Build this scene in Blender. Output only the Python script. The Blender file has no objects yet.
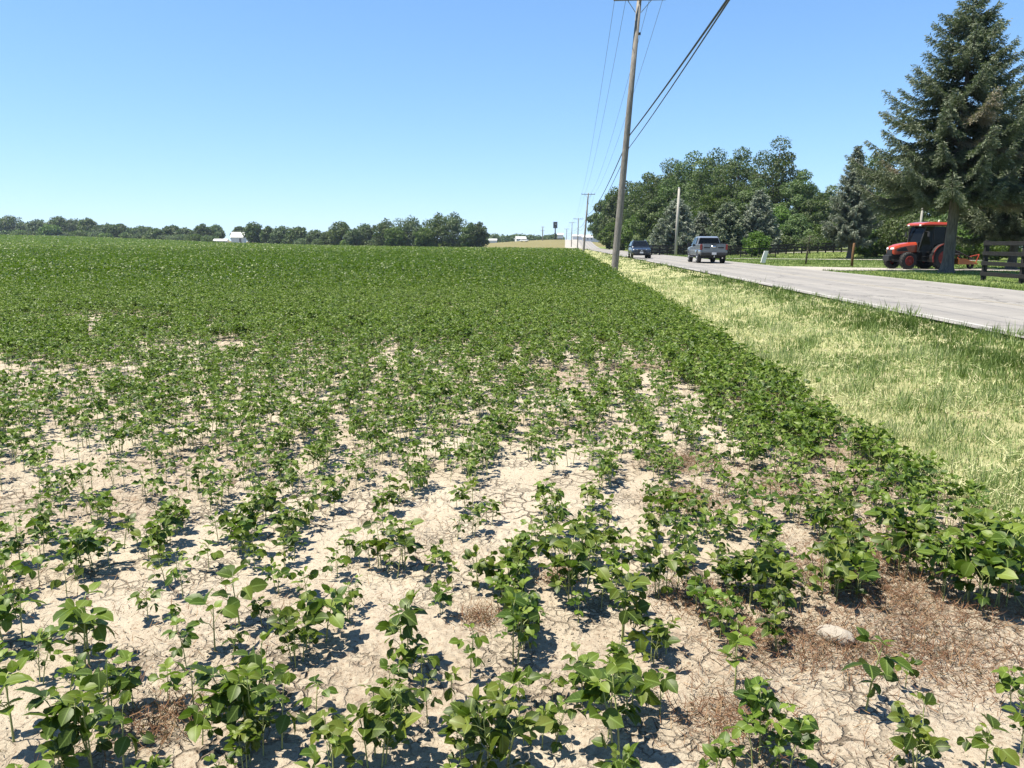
import bpy, math, random
import numpy as np
from mathutils import Matrix, Vector

random.seed(7)
RNG = np.random.default_rng(11)
scene = bpy.context.scene
COL = scene.collection
R = math.radians

# ------------------------------------------------------------------ camera
F, CX, CY = 769.0, 512.0, 384.0
CAMZ = 1.5
YAW, PITCH, ROLL = R(4.3), R(10.27), R(0.4)
CM = (Matrix.Rotation(YAW, 3, 'Z') @ Matrix.Rotation(R(90) - PITCH, 3, 'X') @ Matrix.Rotation(ROLL, 3, 'Z'))
CMN = np.array(CM)
FW = np.array([-math.sin(YAW), math.cos(YAW)])
cd = bpy.data.cameras.new("camera")
cd.sensor_width = 36.0
cd.lens = F / 1024 * 36.0
cd.clip_start, cd.clip_end = 0.05, 9000
cam = bpy.data.objects.new("camera", cd)
COL.objects.link(cam)
cam.location = (0, 0, CAMZ)
cam.rotation_euler = CM.to_euler()
scene.camera = cam


def ray(px, py):
    return CMN @ np.array([(px - CX) / F, -(py - CY) / F, -1.0])


def at(px, d, py=246.0):
    """world x, y of the picture column px at d metres ahead"""
    v = ray(px, py)
    k = d / (v[0] * FW[0] + v[1] * FW[1])
    return v[0] * k, v[1] * k


def zpix(px, py, d):
    v = ray(px, py)
    k = d / (v[0] * FW[0] + v[1] * FW[1])
    return CAMZ + v[2] * k


# ------------------------------------------------------------------ noise and terrain
def _hash(ix, iy, seed):
    h = (ix.astype(np.int64) * 374761393 + iy.astype(np.int64) * 668265263 + seed * 974711) & 0x7fffffff
    h = ((h ^ (h >> 13)) * 1274126177) & 0x7fffffff
    h = ((h ^ (h >> 15)) * 974634321) & 0x7fffffff
    return ((h ^ (h >> 16)) & 0xffff) / 65535.0


def vnoise(x, y, s, seed=0):
    x = np.asarray(x, float) / s
    y = np.asarray(y, float) / s
    ix, iy = np.floor(x), np.floor(y)
    fx, fy = x - ix, y - iy
    fx, fy = fx * fx * (3 - 2 * fx), fy * fy * (3 - 2 * fy)
    a, b = _hash(ix, iy, seed), _hash(ix + 1, iy, seed)
    c, d = _hash(ix, iy + 1, seed), _hash(ix + 1, iy + 1, seed)
    return (a * (1 - fx) + b * fx) * (1 - fy) + (c * (1 - fx) + d * fx) * fy


def sstep(a, b, x):
    t = np.clip((np.asarray(x, float) - a) / (b - a), 0, 1)
    return t * t * (3 - 2 * t)


def curve_x(y):
    return -0.008 * np.maximum(0, np.asarray(y, float) - 35)


ROAD0, ROAD1 = 6.30, 13.1


def T(x, y):
    """height of the land"""
    x = np.asarray(x, float)
    y = np.asarray(y, float)
    xr = x - curve_x(y)
    z = 0.25 * sstep(2.3, 6.0, xr)
    z = z + 0.65 * sstep(18, 40, xr) * sstep(74, 115, y)
    z = z + 5.2 * np.exp(-((x + 380) / 190) ** 2 - ((y - 470) / 190) ** 2)
    z = z + 4.6 * np.exp(-((x + 6) / 48) ** 2) * sstep(285, 480, y) * (1 - 0.5 * sstep(520, 900, y))
    z = z + 0.03 * (vnoise(x, y, 7.0, 3) - 0.5) * sstep(6, 20, np.hypot(x, y)) * (1 - sstep(4.5, 6.0, xr) + sstep(13.4, 15, xr))
    return z


def t1(x, y):
    return float(T(x, y))


EDGE = 2.15          # the field's last row beside the verge


def field_far(az):
    """how far the field runs, by compass angle from the road's direction"""
    pxs = np.array([-400, -200, 0, 100, 230, 350, 480, 570, 700])
    ds = np.array([800, 650, 530, 470, 400, 330, 287, 262, 262])
    azs = []
    for p in pxs:
        X, Y = at(p, 1.0)
        azs.append(math.atan2(X, Y))
    dist = ds * np.array([math.hypot(*at(p, 1.0)) for p in pxs])
    return np.interp(az, azs, dist)


# ------------------------------------------------------------------ mesh helpers
class G:
    def __init__(self):
        self.v, self.f3, self.f4, self.n, self.at = [], [], [], 0, {}

    def add(self, V, F3=None, F4=None, mat=0, **attr):
        V = np.asarray(V, np.float32).reshape(-1, 3)
        if F3 is not None and len(F3):
            self.f3.append((np.asarray(F3, np.int64) + self.n, mat))
        if F4 is not None and len(F4):
            self.f4.append((np.asarray(F4, np.int64) + self.n, mat))
        for k, a in attr.items():
            a = np.broadcast_to(np.asarray(a, np.float32), (len(V),))
            self.at.setdefault(k, []).append((self.n, a))
        self.v.append(V)
        self.n += len(V)

    def merge(self, o, M=None):
        """adds another collector, moved by the 4x4 matrix M"""
        V = np.concatenate(o.v)
        if M is not None:
            M = np.array(M)
            V = V @ M[:3, :3].T + M[:3, 3]
        base = self.n
        self.v.append(V.astype(np.float32))
        self.n += len(V)
        for f, m in o.f3:
            self.f3.append((f + base, m))
        for f, m in o.f4:
            self.f4.append((f + base, m))
        for k, l in o.at.items():
            for s, a in l:
                self.at.setdefault(k, []).append((s + base, a))

    def mesh(self, name, mats, smooth=False):
        me = bpy.data.meshes.new(name)
        V = np.concatenate(self.v)
        n3 = sum(len(f) for f, _ in self.f3)
        n4 = sum(len(f) for f, _ in self.f4)
        loops = np.concatenate([f.ravel() for f, _ in self.f3] + [f.ravel() for f, _ in self.f4])
        mi = np.concatenate([np.full(len(f), m, np.int32) for f, m in self.f3 + self.f4])
        starts = np.concatenate([np.arange(n3) * 3, n3 * 3 + np.arange(n4) * 4]).astype(np.int32)
        me.vertices.add(len(V))
        me.vertices.foreach_set("co", V.ravel())
        me.loops.add(len(loops))
        me.loops.foreach_set("vertex_index", loops.astype(np.int32))
        me.polygons.add(n3 + n4)
        me.polygons.foreach_set("loop_start", starts)
        for m in mats:
            me.materials.append(m)
        me.polygons.foreach_set("material_index", mi)
        me.polygons.foreach_set("use_smooth", np.full(n3 + n4, smooth, bool))
        for k, l in self.at.items():
            arr = np.zeros(len(V), np.float32)
            for s, a in l:
                arr[s:s + len(a)] = a
            me.attributes.new(k, 'FLOAT', 'POINT').data.foreach_set("value", arr)
        me.update(calc_edges=True)
        me.validate()
        return me

    def build(self, name, mats, parent=None, smooth=False, bevel=0.0):
        if not isinstance(mats, (list, tuple)):
            mats = [mats]
        o = bpy.data.objects.new(name, self.mesh(name, mats, smooth))
        COL.objects.link(o)
        if parent is not None:
            o.parent = parent
        if bevel:
            b = o.modifiers.new("bevel", 'BEVEL')
            b.width, b.segments, b.limit_method, b.angle_limit = bevel, 2, 'ANGLE', R(40)
        return o


def tag(o, label=None, cat=None, group=None, kind=None):
    if label:
        o["label"] = label
    if cat:
        o["category"] = cat
    if group:
        o["group"] = group
    if kind:
        o["kind"] = kind
    return o


def empty(name, loc, rz=0.0):
    o = bpy.data.objects.new(name, None)
    o.empty_display_size = 0.2
    COL.objects.link(o)
    o.location = loc
    o.rotation_euler = (0, 0, rz)
    return o


def norm(a):
    return a / np.maximum(np.linalg.norm(a, axis=-1, keepdims=True), 1e-9)


def tube(g, pts, radii, n=6, mat=0, cap=True, **attr):
    P = np.asarray(pts, float)
    k = len(P)
    radii = np.broadcast_to(np.asarray(radii, float), (k,))
    tan = np.gradient(P, axis=0)
    tan = norm(tan)
    ref = np.array([0, 0, 1.0]) if abs(tan[0][2]) < 0.9 else np.array([1.0, 0, 0])
    u = norm(np.cross(tan, ref))
    w = np.cross(tan, u)
    a = np.arange(n) * 2 * math.pi / n
    V = (P[:, None, :] + radii[:, None, None] * (np.cos(a)[None, :, None] * u[:, None, :] + np.sin(a)[None, :, None] * w[:, None, :])).reshape(-1, 3)
    i = np.arange(n)
    j = (i + 1) % n
    F4 = np.concatenate([np.stack([i + r * n, j + r * n, j + (r + 1) * n, i + (r + 1) * n], 1) for r in range(k - 1)])
    F3 = None
    if cap:
        V = np.concatenate([V, P[:1], P[-1:]])
        F3 = np.concatenate([np.stack([j, i, np.full(n, k * n)], 1), np.stack([i + (k - 1) * n, j + (k - 1) * n, np.full(n, k * n + 1)], 1)])
    g.add(V, F3, F4, mat, **attr)


def box(g, c, s, M=None, mat=0):
    x, y, z = [q / 2 for q in s]
    V = np.array([[-x, -y, -z], [x, -y, -z], [x, y, -z], [-x, y, -z], [-x, -y, z], [x, -y, z], [x, y, z], [-x, y, z]])
    if M is not None:
        V = V @ np.array(M)[:3, :3].T
    g.add(V + np.asarray(c), None, [[0, 3, 2, 1], [4, 5, 6, 7], [0, 1, 5, 4], [1, 2, 6, 5], [2, 3, 7, 6], [3, 0, 4, 7]], mat)


def loft(g, secs, mat=0):
    """skin through cross-sections of equal point count, capped"""
    S = [np.asarray(s, float) for s in secs]
    n = len(S[0])
    V = np.concatenate(S)
    i = np.arange(n)
    j = (i + 1) % n
    F4 = np.concatenate([np.stack([i + r * n, j + r * n, j + (r + 1) * n, i + (r + 1) * n], 1) for r in range(len(S) - 1)])
    c0, c1 = S[0].mean(0), S[-1].mean(0)
    k = len(V)
    V = np.concatenate([V, [c0], [c1]])
    F3 = np.concatenate([np.stack([j, i, np.full(n, k)], 1), np.stack([i + (len(S) - 1) * n, j + (len(S) - 1) * n, np.full(n, k + 1)], 1)])
    g.add(V, F3, F4, mat)


def slab(g, q, t=0.012, mat=0):
    """a thin pane through four corners"""
    q = np.asarray(q, float)
    nrm = np.cross(q[1] - q[0], q[3] - q[0])
    nrm = nrm / np.linalg.norm(nrm) * t / 2
    g.add(np.concatenate([q - nrm, q + nrm]), None, [[3, 2, 1, 0], [4, 5, 6, 7], [0, 1, 5, 4], [1, 2, 6, 5], [2, 3, 7, 6], [3, 0, 4, 7]], mat)


def lathe(g, prof, c=(0, 0, 0), n=28, mat=0, axis='x'):
    """prof: (radius, offset along the axis)"""
    prof = np.asarray(prof, float)
    a = np.arange(n) * 2 * math.pi / n
    r, h = prof[:, 0], prof[:, 1]
    A = (r[:, None] * np.cos(a)).ravel()
    B = (r[:, None] * np.sin(a)).ravel()
    H = np.repeat(h, n)
    V = np.stack([H, A, B] if axis == 'x' else [A, B, H], 1) + np.asarray(c)
    i = np.arange(n)
    j = (i + 1) % n
    F4 = np.concatenate([np.stack([i + k * n, j + k * n, j + (k + 1) * n, i + (k + 1) * n], 1) for k in range(len(prof) - 1)])
    g.add(V, None, F4, mat)


# leaf templates: (side, along, normal)
def _leaf0():
    st = [(0.16, 0.33), (0.42, 0.47), (0.74, 0.35)]
    V = [[0, 0, 0]]
    for t, w in st:
        dz = -0.22 * t * t
        V += [[-w, t, dz + 0.10 * w / .4], [0, t, dz], [w, t, dz + 0.10 * w / .4]]
    V += [[0, 1, -0.24]]
    F = [[0, 2, 1], [0, 3, 2]]
    for a in (1, 4):
        F += [[a, a + 1, a + 4], [a, a + 4, a + 3], [a + 1, a + 2, a + 5], [a + 1, a + 5, a + 4]]
    F += [[7, 8, 10], [8, 9, 10]]
    lu = [0] + [-1, 0, 1] * 3 + [0]
    return np.array(V), np.array(F), np.array(lu, float)


LEAF0 = _leaf0()
LEAF1 = (np.array([[0, 0, 0], [-.46, .45, .10], [0, .5, -.04], [.46, .45, .10], [0, 1, -.2]]), np.array([[0, 2, 1], [0, 3, 2], [1, 2, 4], [2, 3, 4]]), np.array([0, -1, 0, 1, 0.]))
DIAM = (np.array([[0, 0, 0], [-.5, .45, .08], [.5, .45, .08], [0, 1, 0]]), np.array([[0, 3, 1], [0, 2, 3]]), np.array([0, -1, 1, 0.]))
BLADE = (np.array([[-.5, 0, 0], [.5, 0, 0], [-.42, .5, .05], [.42, .5, .05], [0, 1, .28]]), np.array([[0, 1, 3], [0, 3, 2], [2, 3, 4]]), np.array([-1, 1, -1, 1, 0.]))


def cards(g, pos, dirv, nrm, length, width, tpl, mat=0, veins=False, **attr):
    N = len(pos)
    if N == 0:
        return
    V0, F0, LU = tpl
    y = norm(np.asarray(dirv, float))
    z = norm(np.asarray(nrm, float) - y * np.sum(np.asarray(nrm) * y, -1, keepdims=True) + 1e-6)
    x = np.cross(y, z)
    L = np.broadcast_to(np.asarray(length, float), (N,))
    W = np.broadcast_to(np.asarray(width, float), (N,))
    V = (np.asarray(pos)[:, None, :] + V0[None, :, 0, None] * (x * W[:, None])[:, None, :] + V0[None, :, 1, None] * (y * L[:, None])[:, None, :] + V0[None, :, 2, None] * (z * L[:, None])[:, None, :])
    k = len(V0)
    Fa = (F0[None] + (np.arange(N) * k)[:, None, None]).reshape(-1, 3)
    at_ = {q: np.repeat(np.broadcast_to(np.asarray(a, np.float32), (N,)), k) for q, a in attr.items()}
    if veins:
        at_["lu"] = np.tile(LU, N)
        at_["lt"] = np.tile(V0[:, 1], N)
    g.add(V.reshape(-1, 3), Fa, None, mat, **at_)


# ------------------------------------------------------------------ materials
class NT:
    def __init__(self, m):
        self.t = m.node_tree
        self.n = self.t.nodes
        self.l = self.t.links

    def __call__(self, typ, ins=None, **props):
        nd = self.n.new(typ)
        for k, v in props.items():
            setattr(nd, k, v)
        for k, v in (ins or {}).items():
            if isinstance(v, bpy.types.NodeSocket):
                self.l.new(v, nd.inputs[k])
            else:
                nd.inputs[k].default_value = v
        return nd


def newmat(name):
    m = bpy.data.materials.new(name)
    m.use_nodes = True
    nt = NT(m)
    nt.n.clear()
    out = nt('ShaderNodeOutputMaterial')
    return m, nt, out


def c4(c):
    return (c[0], c[1], c[2], 1.0)


def noise(nt, scale, detail=4, rough=.55, vec=None, out='Fac'):
    nd = nt('ShaderNodeTexNoise', {'Scale': scale, 'Detail': detail, 'Roughness': rough})
    if vec is not None:
        nt.l.new(vec, nd.inputs['Vector'])
    return nd.outputs[out]


def mixc(nt, f, a, b, blend='MIX'):
    nd = nt('ShaderNodeMix', data_type='RGBA', blend_type=blend)
    for s, v in ((0, f), (6, a), (7, b)):
        if isinstance(v, bpy.types.NodeSocket):
            nt.l.new(v, nd.inputs[s])
        else:
            nd.inputs[s].default_value = v if s == 0 else (c4(v) if len(v) == 3 else v)
    return nd.outputs[2]


def ramp(nt, f, stops):
    nd = nt('ShaderNodeValToRGB')
    nt.l.new(f, nd.inputs[0])
    e = nd.color_ramp.elements
    e[0].position, e[0].color = stops[0][0], c4(stops[0][1])
    e[1].position, e[1].color = stops[-1][0], c4(stops[-1][1])
    for p, c in stops[1:-1]:
        q = e.new(p)
        q.color = c4(c)
    return nd.outputs[0]


def attr(nt, name):
    return nt('ShaderNodeAttribute', attribute_name=name).outputs['Fac']


def math_(nt, op, a, b=0.0, c=None):
    nd = nt('ShaderNodeMath', operation=op)
    for i, v in enumerate((a, b) if c is None else (a, b, c)):
        if isinstance(v, bpy.types.NodeSocket):
            nt.l.new(v, nd.inputs[i])
        else:
            nd.inputs[i].default_value = v
    return nd.outputs[0]


def geo(nt):
    return nt('ShaderNodeNewGeometry').outputs['Position']


def bump(nt, h, strength=.5, dist=.02):
    return nt('ShaderNodeBump', {'Height': h, 'Strength': strength, 'Distance': dist}).outputs[0]


def foliage_mat(name, stops, trans=0.35, rough=.5, spec=.3, veins=False, vary=.40):
    """leaf colours run over the attribute var; light shines through"""
    m, nt, out = newmat(name)
    col = ramp(nt, attr(nt, 'var'), stops)
    oi = nt('ShaderNodeObjectInfo').outputs['Random']
    hs = nt('ShaderNodeHueSaturation', {'Color': col})
    nt.l.new(math_(nt, 'MULTIPLY_ADD', oi, 0.03, 0.485), hs.inputs['Hue'])
    nt.l.new(math_(nt, 'MULTIPLY_ADD', oi, vary, 1 - vary / 2), hs.inputs['Value'])
    col = hs.outputs[0]
    if veins:
        lu, lt = attr(nt, 'lu'), attr(nt, 'lt')
        al = math_(nt, 'ABSOLUTE', lu)
        mid = nt('ShaderNodeMapRange', {'Value': al, 'From Min': 0.03, 'From Max': 0.13, 'To Min': 1.0, 'To Max': 0.0}).outputs[0]
        ph = math_(nt, 'FRACT', math_(nt, 'SUBTRACT', math_(nt, 'MULTIPLY', lt, 7.0), math_(nt, 'MULTIPLY', al, 2.2)))
        sv = nt('ShaderNodeMapRange', {'Value': ph, 'From Min': 0.0, 'From Max': 0.16, 'To Min': 0.5, 'To Max': 0.0}).outputs[0]
        f = math_(nt, 'MULTIPLY', math_(nt, 'MAXIMUM', mid, sv), 0.55)
        col = mixc(nt, f, col, (0.20, 0.28, 0.07))
    p = nt('ShaderNodeBsdfPrincipled', {'Base Color': col, 'Roughness': rough, 'Specular IOR Level': spec})
    tr = nt('ShaderNodeBsdfTranslucent', {'Color': mixc(nt, 0.5, col, (0.16, 0.30, 0.02))})
    mx = nt('ShaderNodeMixShader', {0: trans, 1: p.outputs[0], 2: tr.outputs[0]})
    nt.l.new(mx.outputs[0], out.inputs[0])
    return m


def simple(name, col, rough=.6, metal=0.0, spec=.5, var=0.0, scale=8.0, bmp=0.0, coat=0.0):
    m, nt, out = newmat(name)
    p = nt('ShaderNodeBsdfPrincipled', {'Roughness': rough, 'Metallic': metal, 'Specular IOR Level': spec, 'Coat Weight': coat})
    tc = nt('ShaderNodeTexCoord').outputs['Object']
    n = noise(nt, scale, 5, .6, tc)
    if var:
        c = mixc(nt, n, [q * (1 - var) for q in col], [min(1, q * (1 + var)) for q in col])
        nt.l.new(c, p.inputs['Base Color'])
        nt.l.new(math_(nt, 'MULTIPLY_ADD', n, 0.25, rough - .12), p.inputs['Roughness'])
    else:
        p.inputs['Base Color'].default_value = c4(col)
    if bmp:
        nt.l.new(bump(nt, noise(nt, scale * 4, 6, .6, tc), bmp, .02), p.inputs['Normal'])
    nt.l.new(p.outputs[0], out.inputs[0])
    return m


M = {}
M['soy'] = foliage_mat('soybean_leaf', [(0, (0.014, 0.029, 0.003)), (.5, (0.045, 0.076, 0.006)), (.88, (0.117, 0.155, 0.018)), (.955, (0.135, 0.162, 0.032)), (.985, (0.198, 0.180, 0.036)), (1, (0.234, 0.189, 0.054))], .28, .46, .25, veins=True)
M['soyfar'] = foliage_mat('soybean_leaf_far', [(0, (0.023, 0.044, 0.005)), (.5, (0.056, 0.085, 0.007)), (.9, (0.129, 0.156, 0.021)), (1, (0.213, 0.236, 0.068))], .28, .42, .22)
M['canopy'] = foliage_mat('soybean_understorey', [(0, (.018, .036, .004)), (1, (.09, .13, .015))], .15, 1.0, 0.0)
M['soystem'] = simple('soybean_stem', (0.261, 0.294, 0.099), .6, var=.35, scale=14)
M['broad'] = foliage_mat('broadleaf', [(0, (0.035, 0.055, 0.016)), (.5, (0.068, 0.100, 0.031)), (1, (0.134, 0.167, 0.065))], .22, .55, .25, vary=.62)
M['broadlight'] = foliage_mat('broadleaf_light', [(0, (0.040, 0.073, 0.011)), (.5, (0.068, 0.113, 0.018)), (1, (0.113, 0.153, 0.032))], .3, .55, .25, vary=.62)
M['broadgrey'] = foliage_mat('broadleaf_grey', [(0, (0.052, 0.074, 0.037)), (.5, (0.089, 0.120, 0.061)), (1, (0.150, 0.182, 0.098))], .25, .6, .2, vary=.62)
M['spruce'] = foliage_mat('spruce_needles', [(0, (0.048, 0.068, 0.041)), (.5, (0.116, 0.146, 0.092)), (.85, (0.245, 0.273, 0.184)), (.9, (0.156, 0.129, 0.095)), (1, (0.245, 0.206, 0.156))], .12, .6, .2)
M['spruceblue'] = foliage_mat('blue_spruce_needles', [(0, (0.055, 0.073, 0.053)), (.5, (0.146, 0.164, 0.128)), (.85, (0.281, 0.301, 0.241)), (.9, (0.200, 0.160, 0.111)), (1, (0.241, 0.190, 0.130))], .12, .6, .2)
M['grass'] = foliage_mat('grass_blades', [(0, (.048, .074, .014)), (.26, (.105, .145, .032)), (.48, (.245, .30, .115)), (.72, (.40, .40, .21)), (1, (.56, .49, .32))], .3, .6, .2)
M['deadweed'] = foliage_mat('dead_weeds', [(0, (.060, .026, .017)), (.5, (.135, .068, .044)), (1, (.27, .18, .11))], .15, .8, .1)


def bark(name, a, b, scale=6):
    m, nt, out = newmat(name)
    tc = nt('ShaderNodeTexCoord').outputs['Object']
    mp = nt('ShaderNodeMapping', {'Vector': tc, 'Scale': (scale, scale, scale * .12)}).outputs[0]
    n = noise(nt, 2.5, 8, .7, mp)
    col = ramp(nt, n, [(.3, a), (.7, b)])
    p = nt('ShaderNodeBsdfPrincipled', {'Base Color': col, 'Roughness': .9, 'Specular IOR Level': .15, 'Normal': bump(nt, n, .9, .04)})
    nt.l.new(p.outputs[0], out.inputs[0])
    return m


M['bark'] = bark('tree_bark', (0.048, 0.040, 0.032), (0.136, 0.116, 0.096))
M['sprucebark'] = bark('spruce_bark', (0.053, 0.047, 0.043), (0.176, 0.159, 0.140))
M['polewood'] = bark('weathered_pole_wood', (0.098, 0.088, 0.077), (0.294, 0.270, 0.238), 9)
M['polepale'] = bark('pale_pole', (0.277, 0.257, 0.224), (0.396, 0.376, 0.337), 5)
M['postwood'] = bark('brown_post_wood', (0.098, 0.053, 0.026), (0.195, 0.112, 0.060), 9)
M['blackboard'] = bark('black_painted_board', (0.010, 0.010, 0.011), (0.030, 0.029, 0.029), 7)
# ------------------------------------------------------------------ world and sun
SUN_AZ = math.atan2(-1.0, -0.22)      # compass angle towards the sun, from +Y to +X
SUN_EL = R(68.5)
w = bpy.data.worlds.new("World")
scene.world = w
w.use_nodes = True
wn = NT(w)
wn.n.clear()
sky = wn('ShaderNodeTexSky', sky_type='NISHITA', sun_disc=False)
sky.sun_elevation = SUN_EL
sky.sun_rotation = SUN_AZ
sky.air_density, sky.dust_density, sky.ozone_density, sky.altitude = 0.72, 0.0, 8.0, 0
# a clear humid summer sky: paler overhead, never quite white at the horizon
dn = wn('ShaderNodeVectorMath', {0: sky.outputs[0], 1: (.2, .2, .2), 2: (1, 1, 1)}, operation='MULTIPLY_ADD')
tn = wn('ShaderNodeVectorMath', {0: wn('ShaderNodeVectorMath', {0: sky.outputs[0], 1: dn.outputs[0]}, operation='DIVIDE').outputs[0], 1: (1.10, 1.31, 1.55)}, operation='MULTIPLY')
bg = wn('ShaderNodeBackground', {'Color': tn.outputs[0], 'Strength': 0.115})
wo = wn('ShaderNodeOutputWorld')
wn.l.new(bg.outputs[0], wo.inputs[0])
sd = bpy.data.lights.new("sun", 'SUN')
sd.energy, sd.angle, sd.color = 5.0, R(0.53), (1.0, 0.93, 0.80)
so = bpy.data.objects.new("sun", sd)
COL.objects.link(so)
sdir = Vector((math.sin(SUN_AZ) * math.cos(SUN_EL), math.cos(SUN_AZ) * math.cos(SUN_EL), math.sin(SUN_EL)))
so.rotation_euler = sdir.to_track_quat('Z', 'Y').to_euler()
so.location = sdir * 60
vs = scene.view_settings
scene.display_settings.display_device = 'sRGB'
vs.view_transform, vs.look, vs.exposure, vs.gamma = 'Standard', 'None', 1.30, 1.0
vs.use_curve_mapping = False
scene.cycles.use_denoising = True
scene.cycles.max_bounces = 6
scene.cycles.transparent_max_bounces = 4
scene.cycles.diffuse_bounces = 3
scene.cycles.glossy_bounces = 2
scene.cycles.transmission_bounces = 3
scene.cycles.caustics_reflective = False
scene.cycles.caustics_refractive = False

# ------------------------------------------------------------------ ground materials
m, nt, out = newmat('dry_cracked_soil')
pos = geo(nt)
n1, n2, n3 = noise(nt, .9, 5, .6, pos), noise(nt, 7, 6, .65, pos), noise(nt, 60, 4, .7, pos)
soil = ramp(nt, n1, [(.30, (0.324, 0.277, 0.209)), (.5, (0.376, 0.331, 0.259)), (.7, (0.428, 0.385, 0.315))])
soil = mixc(nt, math_(nt, 'MULTIPLY', n2, .5), soil, (0.316, 0.258, 0.189))
soil = mixc(nt, nt('ShaderNodeMapRange', {'Value': n3, 'From Min': .54, 'From Max': .70}).outputs[0], soil, (0.180, 0.126, 0.084))
weed = attr(nt, 'weed')
soil = mixc(nt, math_(nt, 'MULTIPLY', weed, nt('ShaderNodeMapRange', {'Value': noise(nt, 26, 5, .7, pos), 'From Min': .38, 'From Max': .62}).outputs[0]), soil, (0.137, 0.078, 0.049))
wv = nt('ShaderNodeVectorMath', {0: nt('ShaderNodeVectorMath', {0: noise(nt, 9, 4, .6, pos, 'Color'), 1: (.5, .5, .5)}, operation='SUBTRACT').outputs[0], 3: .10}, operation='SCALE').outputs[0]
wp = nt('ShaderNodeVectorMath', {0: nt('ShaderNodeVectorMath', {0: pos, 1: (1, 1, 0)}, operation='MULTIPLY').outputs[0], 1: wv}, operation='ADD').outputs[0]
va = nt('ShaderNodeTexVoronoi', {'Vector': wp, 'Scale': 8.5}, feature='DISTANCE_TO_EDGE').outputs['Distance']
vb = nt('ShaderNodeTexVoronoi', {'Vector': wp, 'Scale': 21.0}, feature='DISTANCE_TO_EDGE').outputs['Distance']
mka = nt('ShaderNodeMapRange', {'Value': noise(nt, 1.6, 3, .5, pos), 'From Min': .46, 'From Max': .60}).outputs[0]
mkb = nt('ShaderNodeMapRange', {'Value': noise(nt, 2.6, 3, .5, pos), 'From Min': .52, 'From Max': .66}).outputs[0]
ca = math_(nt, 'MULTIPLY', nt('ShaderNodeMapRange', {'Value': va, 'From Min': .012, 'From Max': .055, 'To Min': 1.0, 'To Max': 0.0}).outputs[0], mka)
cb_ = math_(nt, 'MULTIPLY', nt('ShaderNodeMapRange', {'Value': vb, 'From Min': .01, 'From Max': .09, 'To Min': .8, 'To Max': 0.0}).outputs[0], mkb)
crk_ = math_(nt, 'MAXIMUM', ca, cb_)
soil = mixc(nt, math_(nt, 'MULTIPLY', crk_, math_(nt, 'MULTIPLY_ADD', noise(nt, 5, 3, .6, pos), 1.0, .30)), soil, (0.090, 0.070, 0.050))  # crack lines darkened: the shade of open cracks put into the colour
dryg = mixc(nt, noise(nt, .12, 6, .7, pos), (0.093, 0.093, 0.037), (0.205, 0.172, 0.084))
grn = mixc(nt, noise(nt, .05, 6, .7, pos), (0.068, 0.098, 0.026), (0.128, 0.143, 0.045))
zone = attr(nt, 'zone')
col = mixc(nt, nt('ShaderNodeMapRange', {'Value': zone, 'From Min': 0, 'From Max': 1}).outputs[0], soil, dryg)
col = mixc(nt, nt('ShaderNodeMapRange', {'Value': zone, 'From Min': 1, 'From Max': 2}).outputs[0], col, grn)
hgt = math_(nt, 'ADD', math_(nt, 'MULTIPLY', noise(nt, 35, 8, .7, pos), .7), math_(nt, 'MULTIPLY', noise(nt, 190, 3, .6, pos), .3))
hgt = math_(nt, 'SUBTRACT', hgt, math_(nt, 'MULTIPLY', crk_, 1.0))
p = nt('ShaderNodeBsdfPrincipled', {'Base Color': col, 'Roughness': .95, 'Specular IOR Level': .1, 'Normal': bump(nt, hgt, .9, .022)})
nt.l.new(p.outputs[0], out.inputs[0])
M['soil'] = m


def turf(name, stops, s1, s2, bstr=.6, bd=.06):
    m, nt, out = newmat(name)
    pos = geo(nt)
    f = math_(nt, 'ADD', math_(nt, 'MULTIPLY', noise(nt, s1, 5, .65, pos), .55), math_(nt, 'MULTIPLY', noise(nt, s2, 6, .75, pos), .45))
    col = ramp(nt, f, stops)
    p = nt('ShaderNodeBsdfPrincipled', {'Base Color': col, 'Roughness': .9, 'Specular IOR Level': .1, 'Normal': bump(nt, noise(nt, s2 * 1.5, 8, .8, pos), bstr, bd)})
    nt.l.new(p.outputs[0], out.inputs[0])
    return m


M['verge'] = turf('dry_verge_ground', [(.3, (.13, .155, .05)), (.5, (.27, .265, .13)), (.68, (.38, .345, .21))], .7, 14)
M['lawn'] = turf('mown_lawn', [(.33, (0.069, 0.106, 0.021)), (.5, (0.124, 0.161, 0.041)), (.66, (0.221, 0.230, 0.083))], .16, 5)

m, nt, out = newmat('worn_asphalt')
pos = geo(nt)
xr = attr(nt, 'xr')
lane = nt('ShaderNodeMath', {0: math_(nt, 'MULTIPLY', xr, 2 * math.pi / 1.65)}, operation='COSINE').outputs[0]
base = ramp(nt, noise(nt, 3, 6, .7, pos), [(.35, (0.198, 0.187, 0.170)), (.65, (0.243, 0.229, 0.209))])
wheelpath = math_(nt, 'MULTIPLY', nt('ShaderNodeMapRange', {'Value': lane, 'From Min': .4, 'From Max': -.9, 'To Min': 0.0, 'To Max': .40}).outputs[0], math_(nt, 'ADD', noise(nt, .35, 4, .6, pos), .25))
base = mixc(nt, wheelpath, base, (.12, .115, .11))
mp = nt('ShaderNodeMapping', {'Vector': pos, 'Scale': (3, .12, 1)}).outputs[0]
streak = math_(nt, 'MULTIPLY', noise(nt, 1.0, 5, .7, mp), nt('ShaderNodeMapRange', {'Value': lane, 'From Min': -1, 'From Max': 1, 'To Min': .55, 'To Max': .2}).outputs[0])
base = mixc(nt, streak, base, (0.137, 0.129, 0.123))
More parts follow.
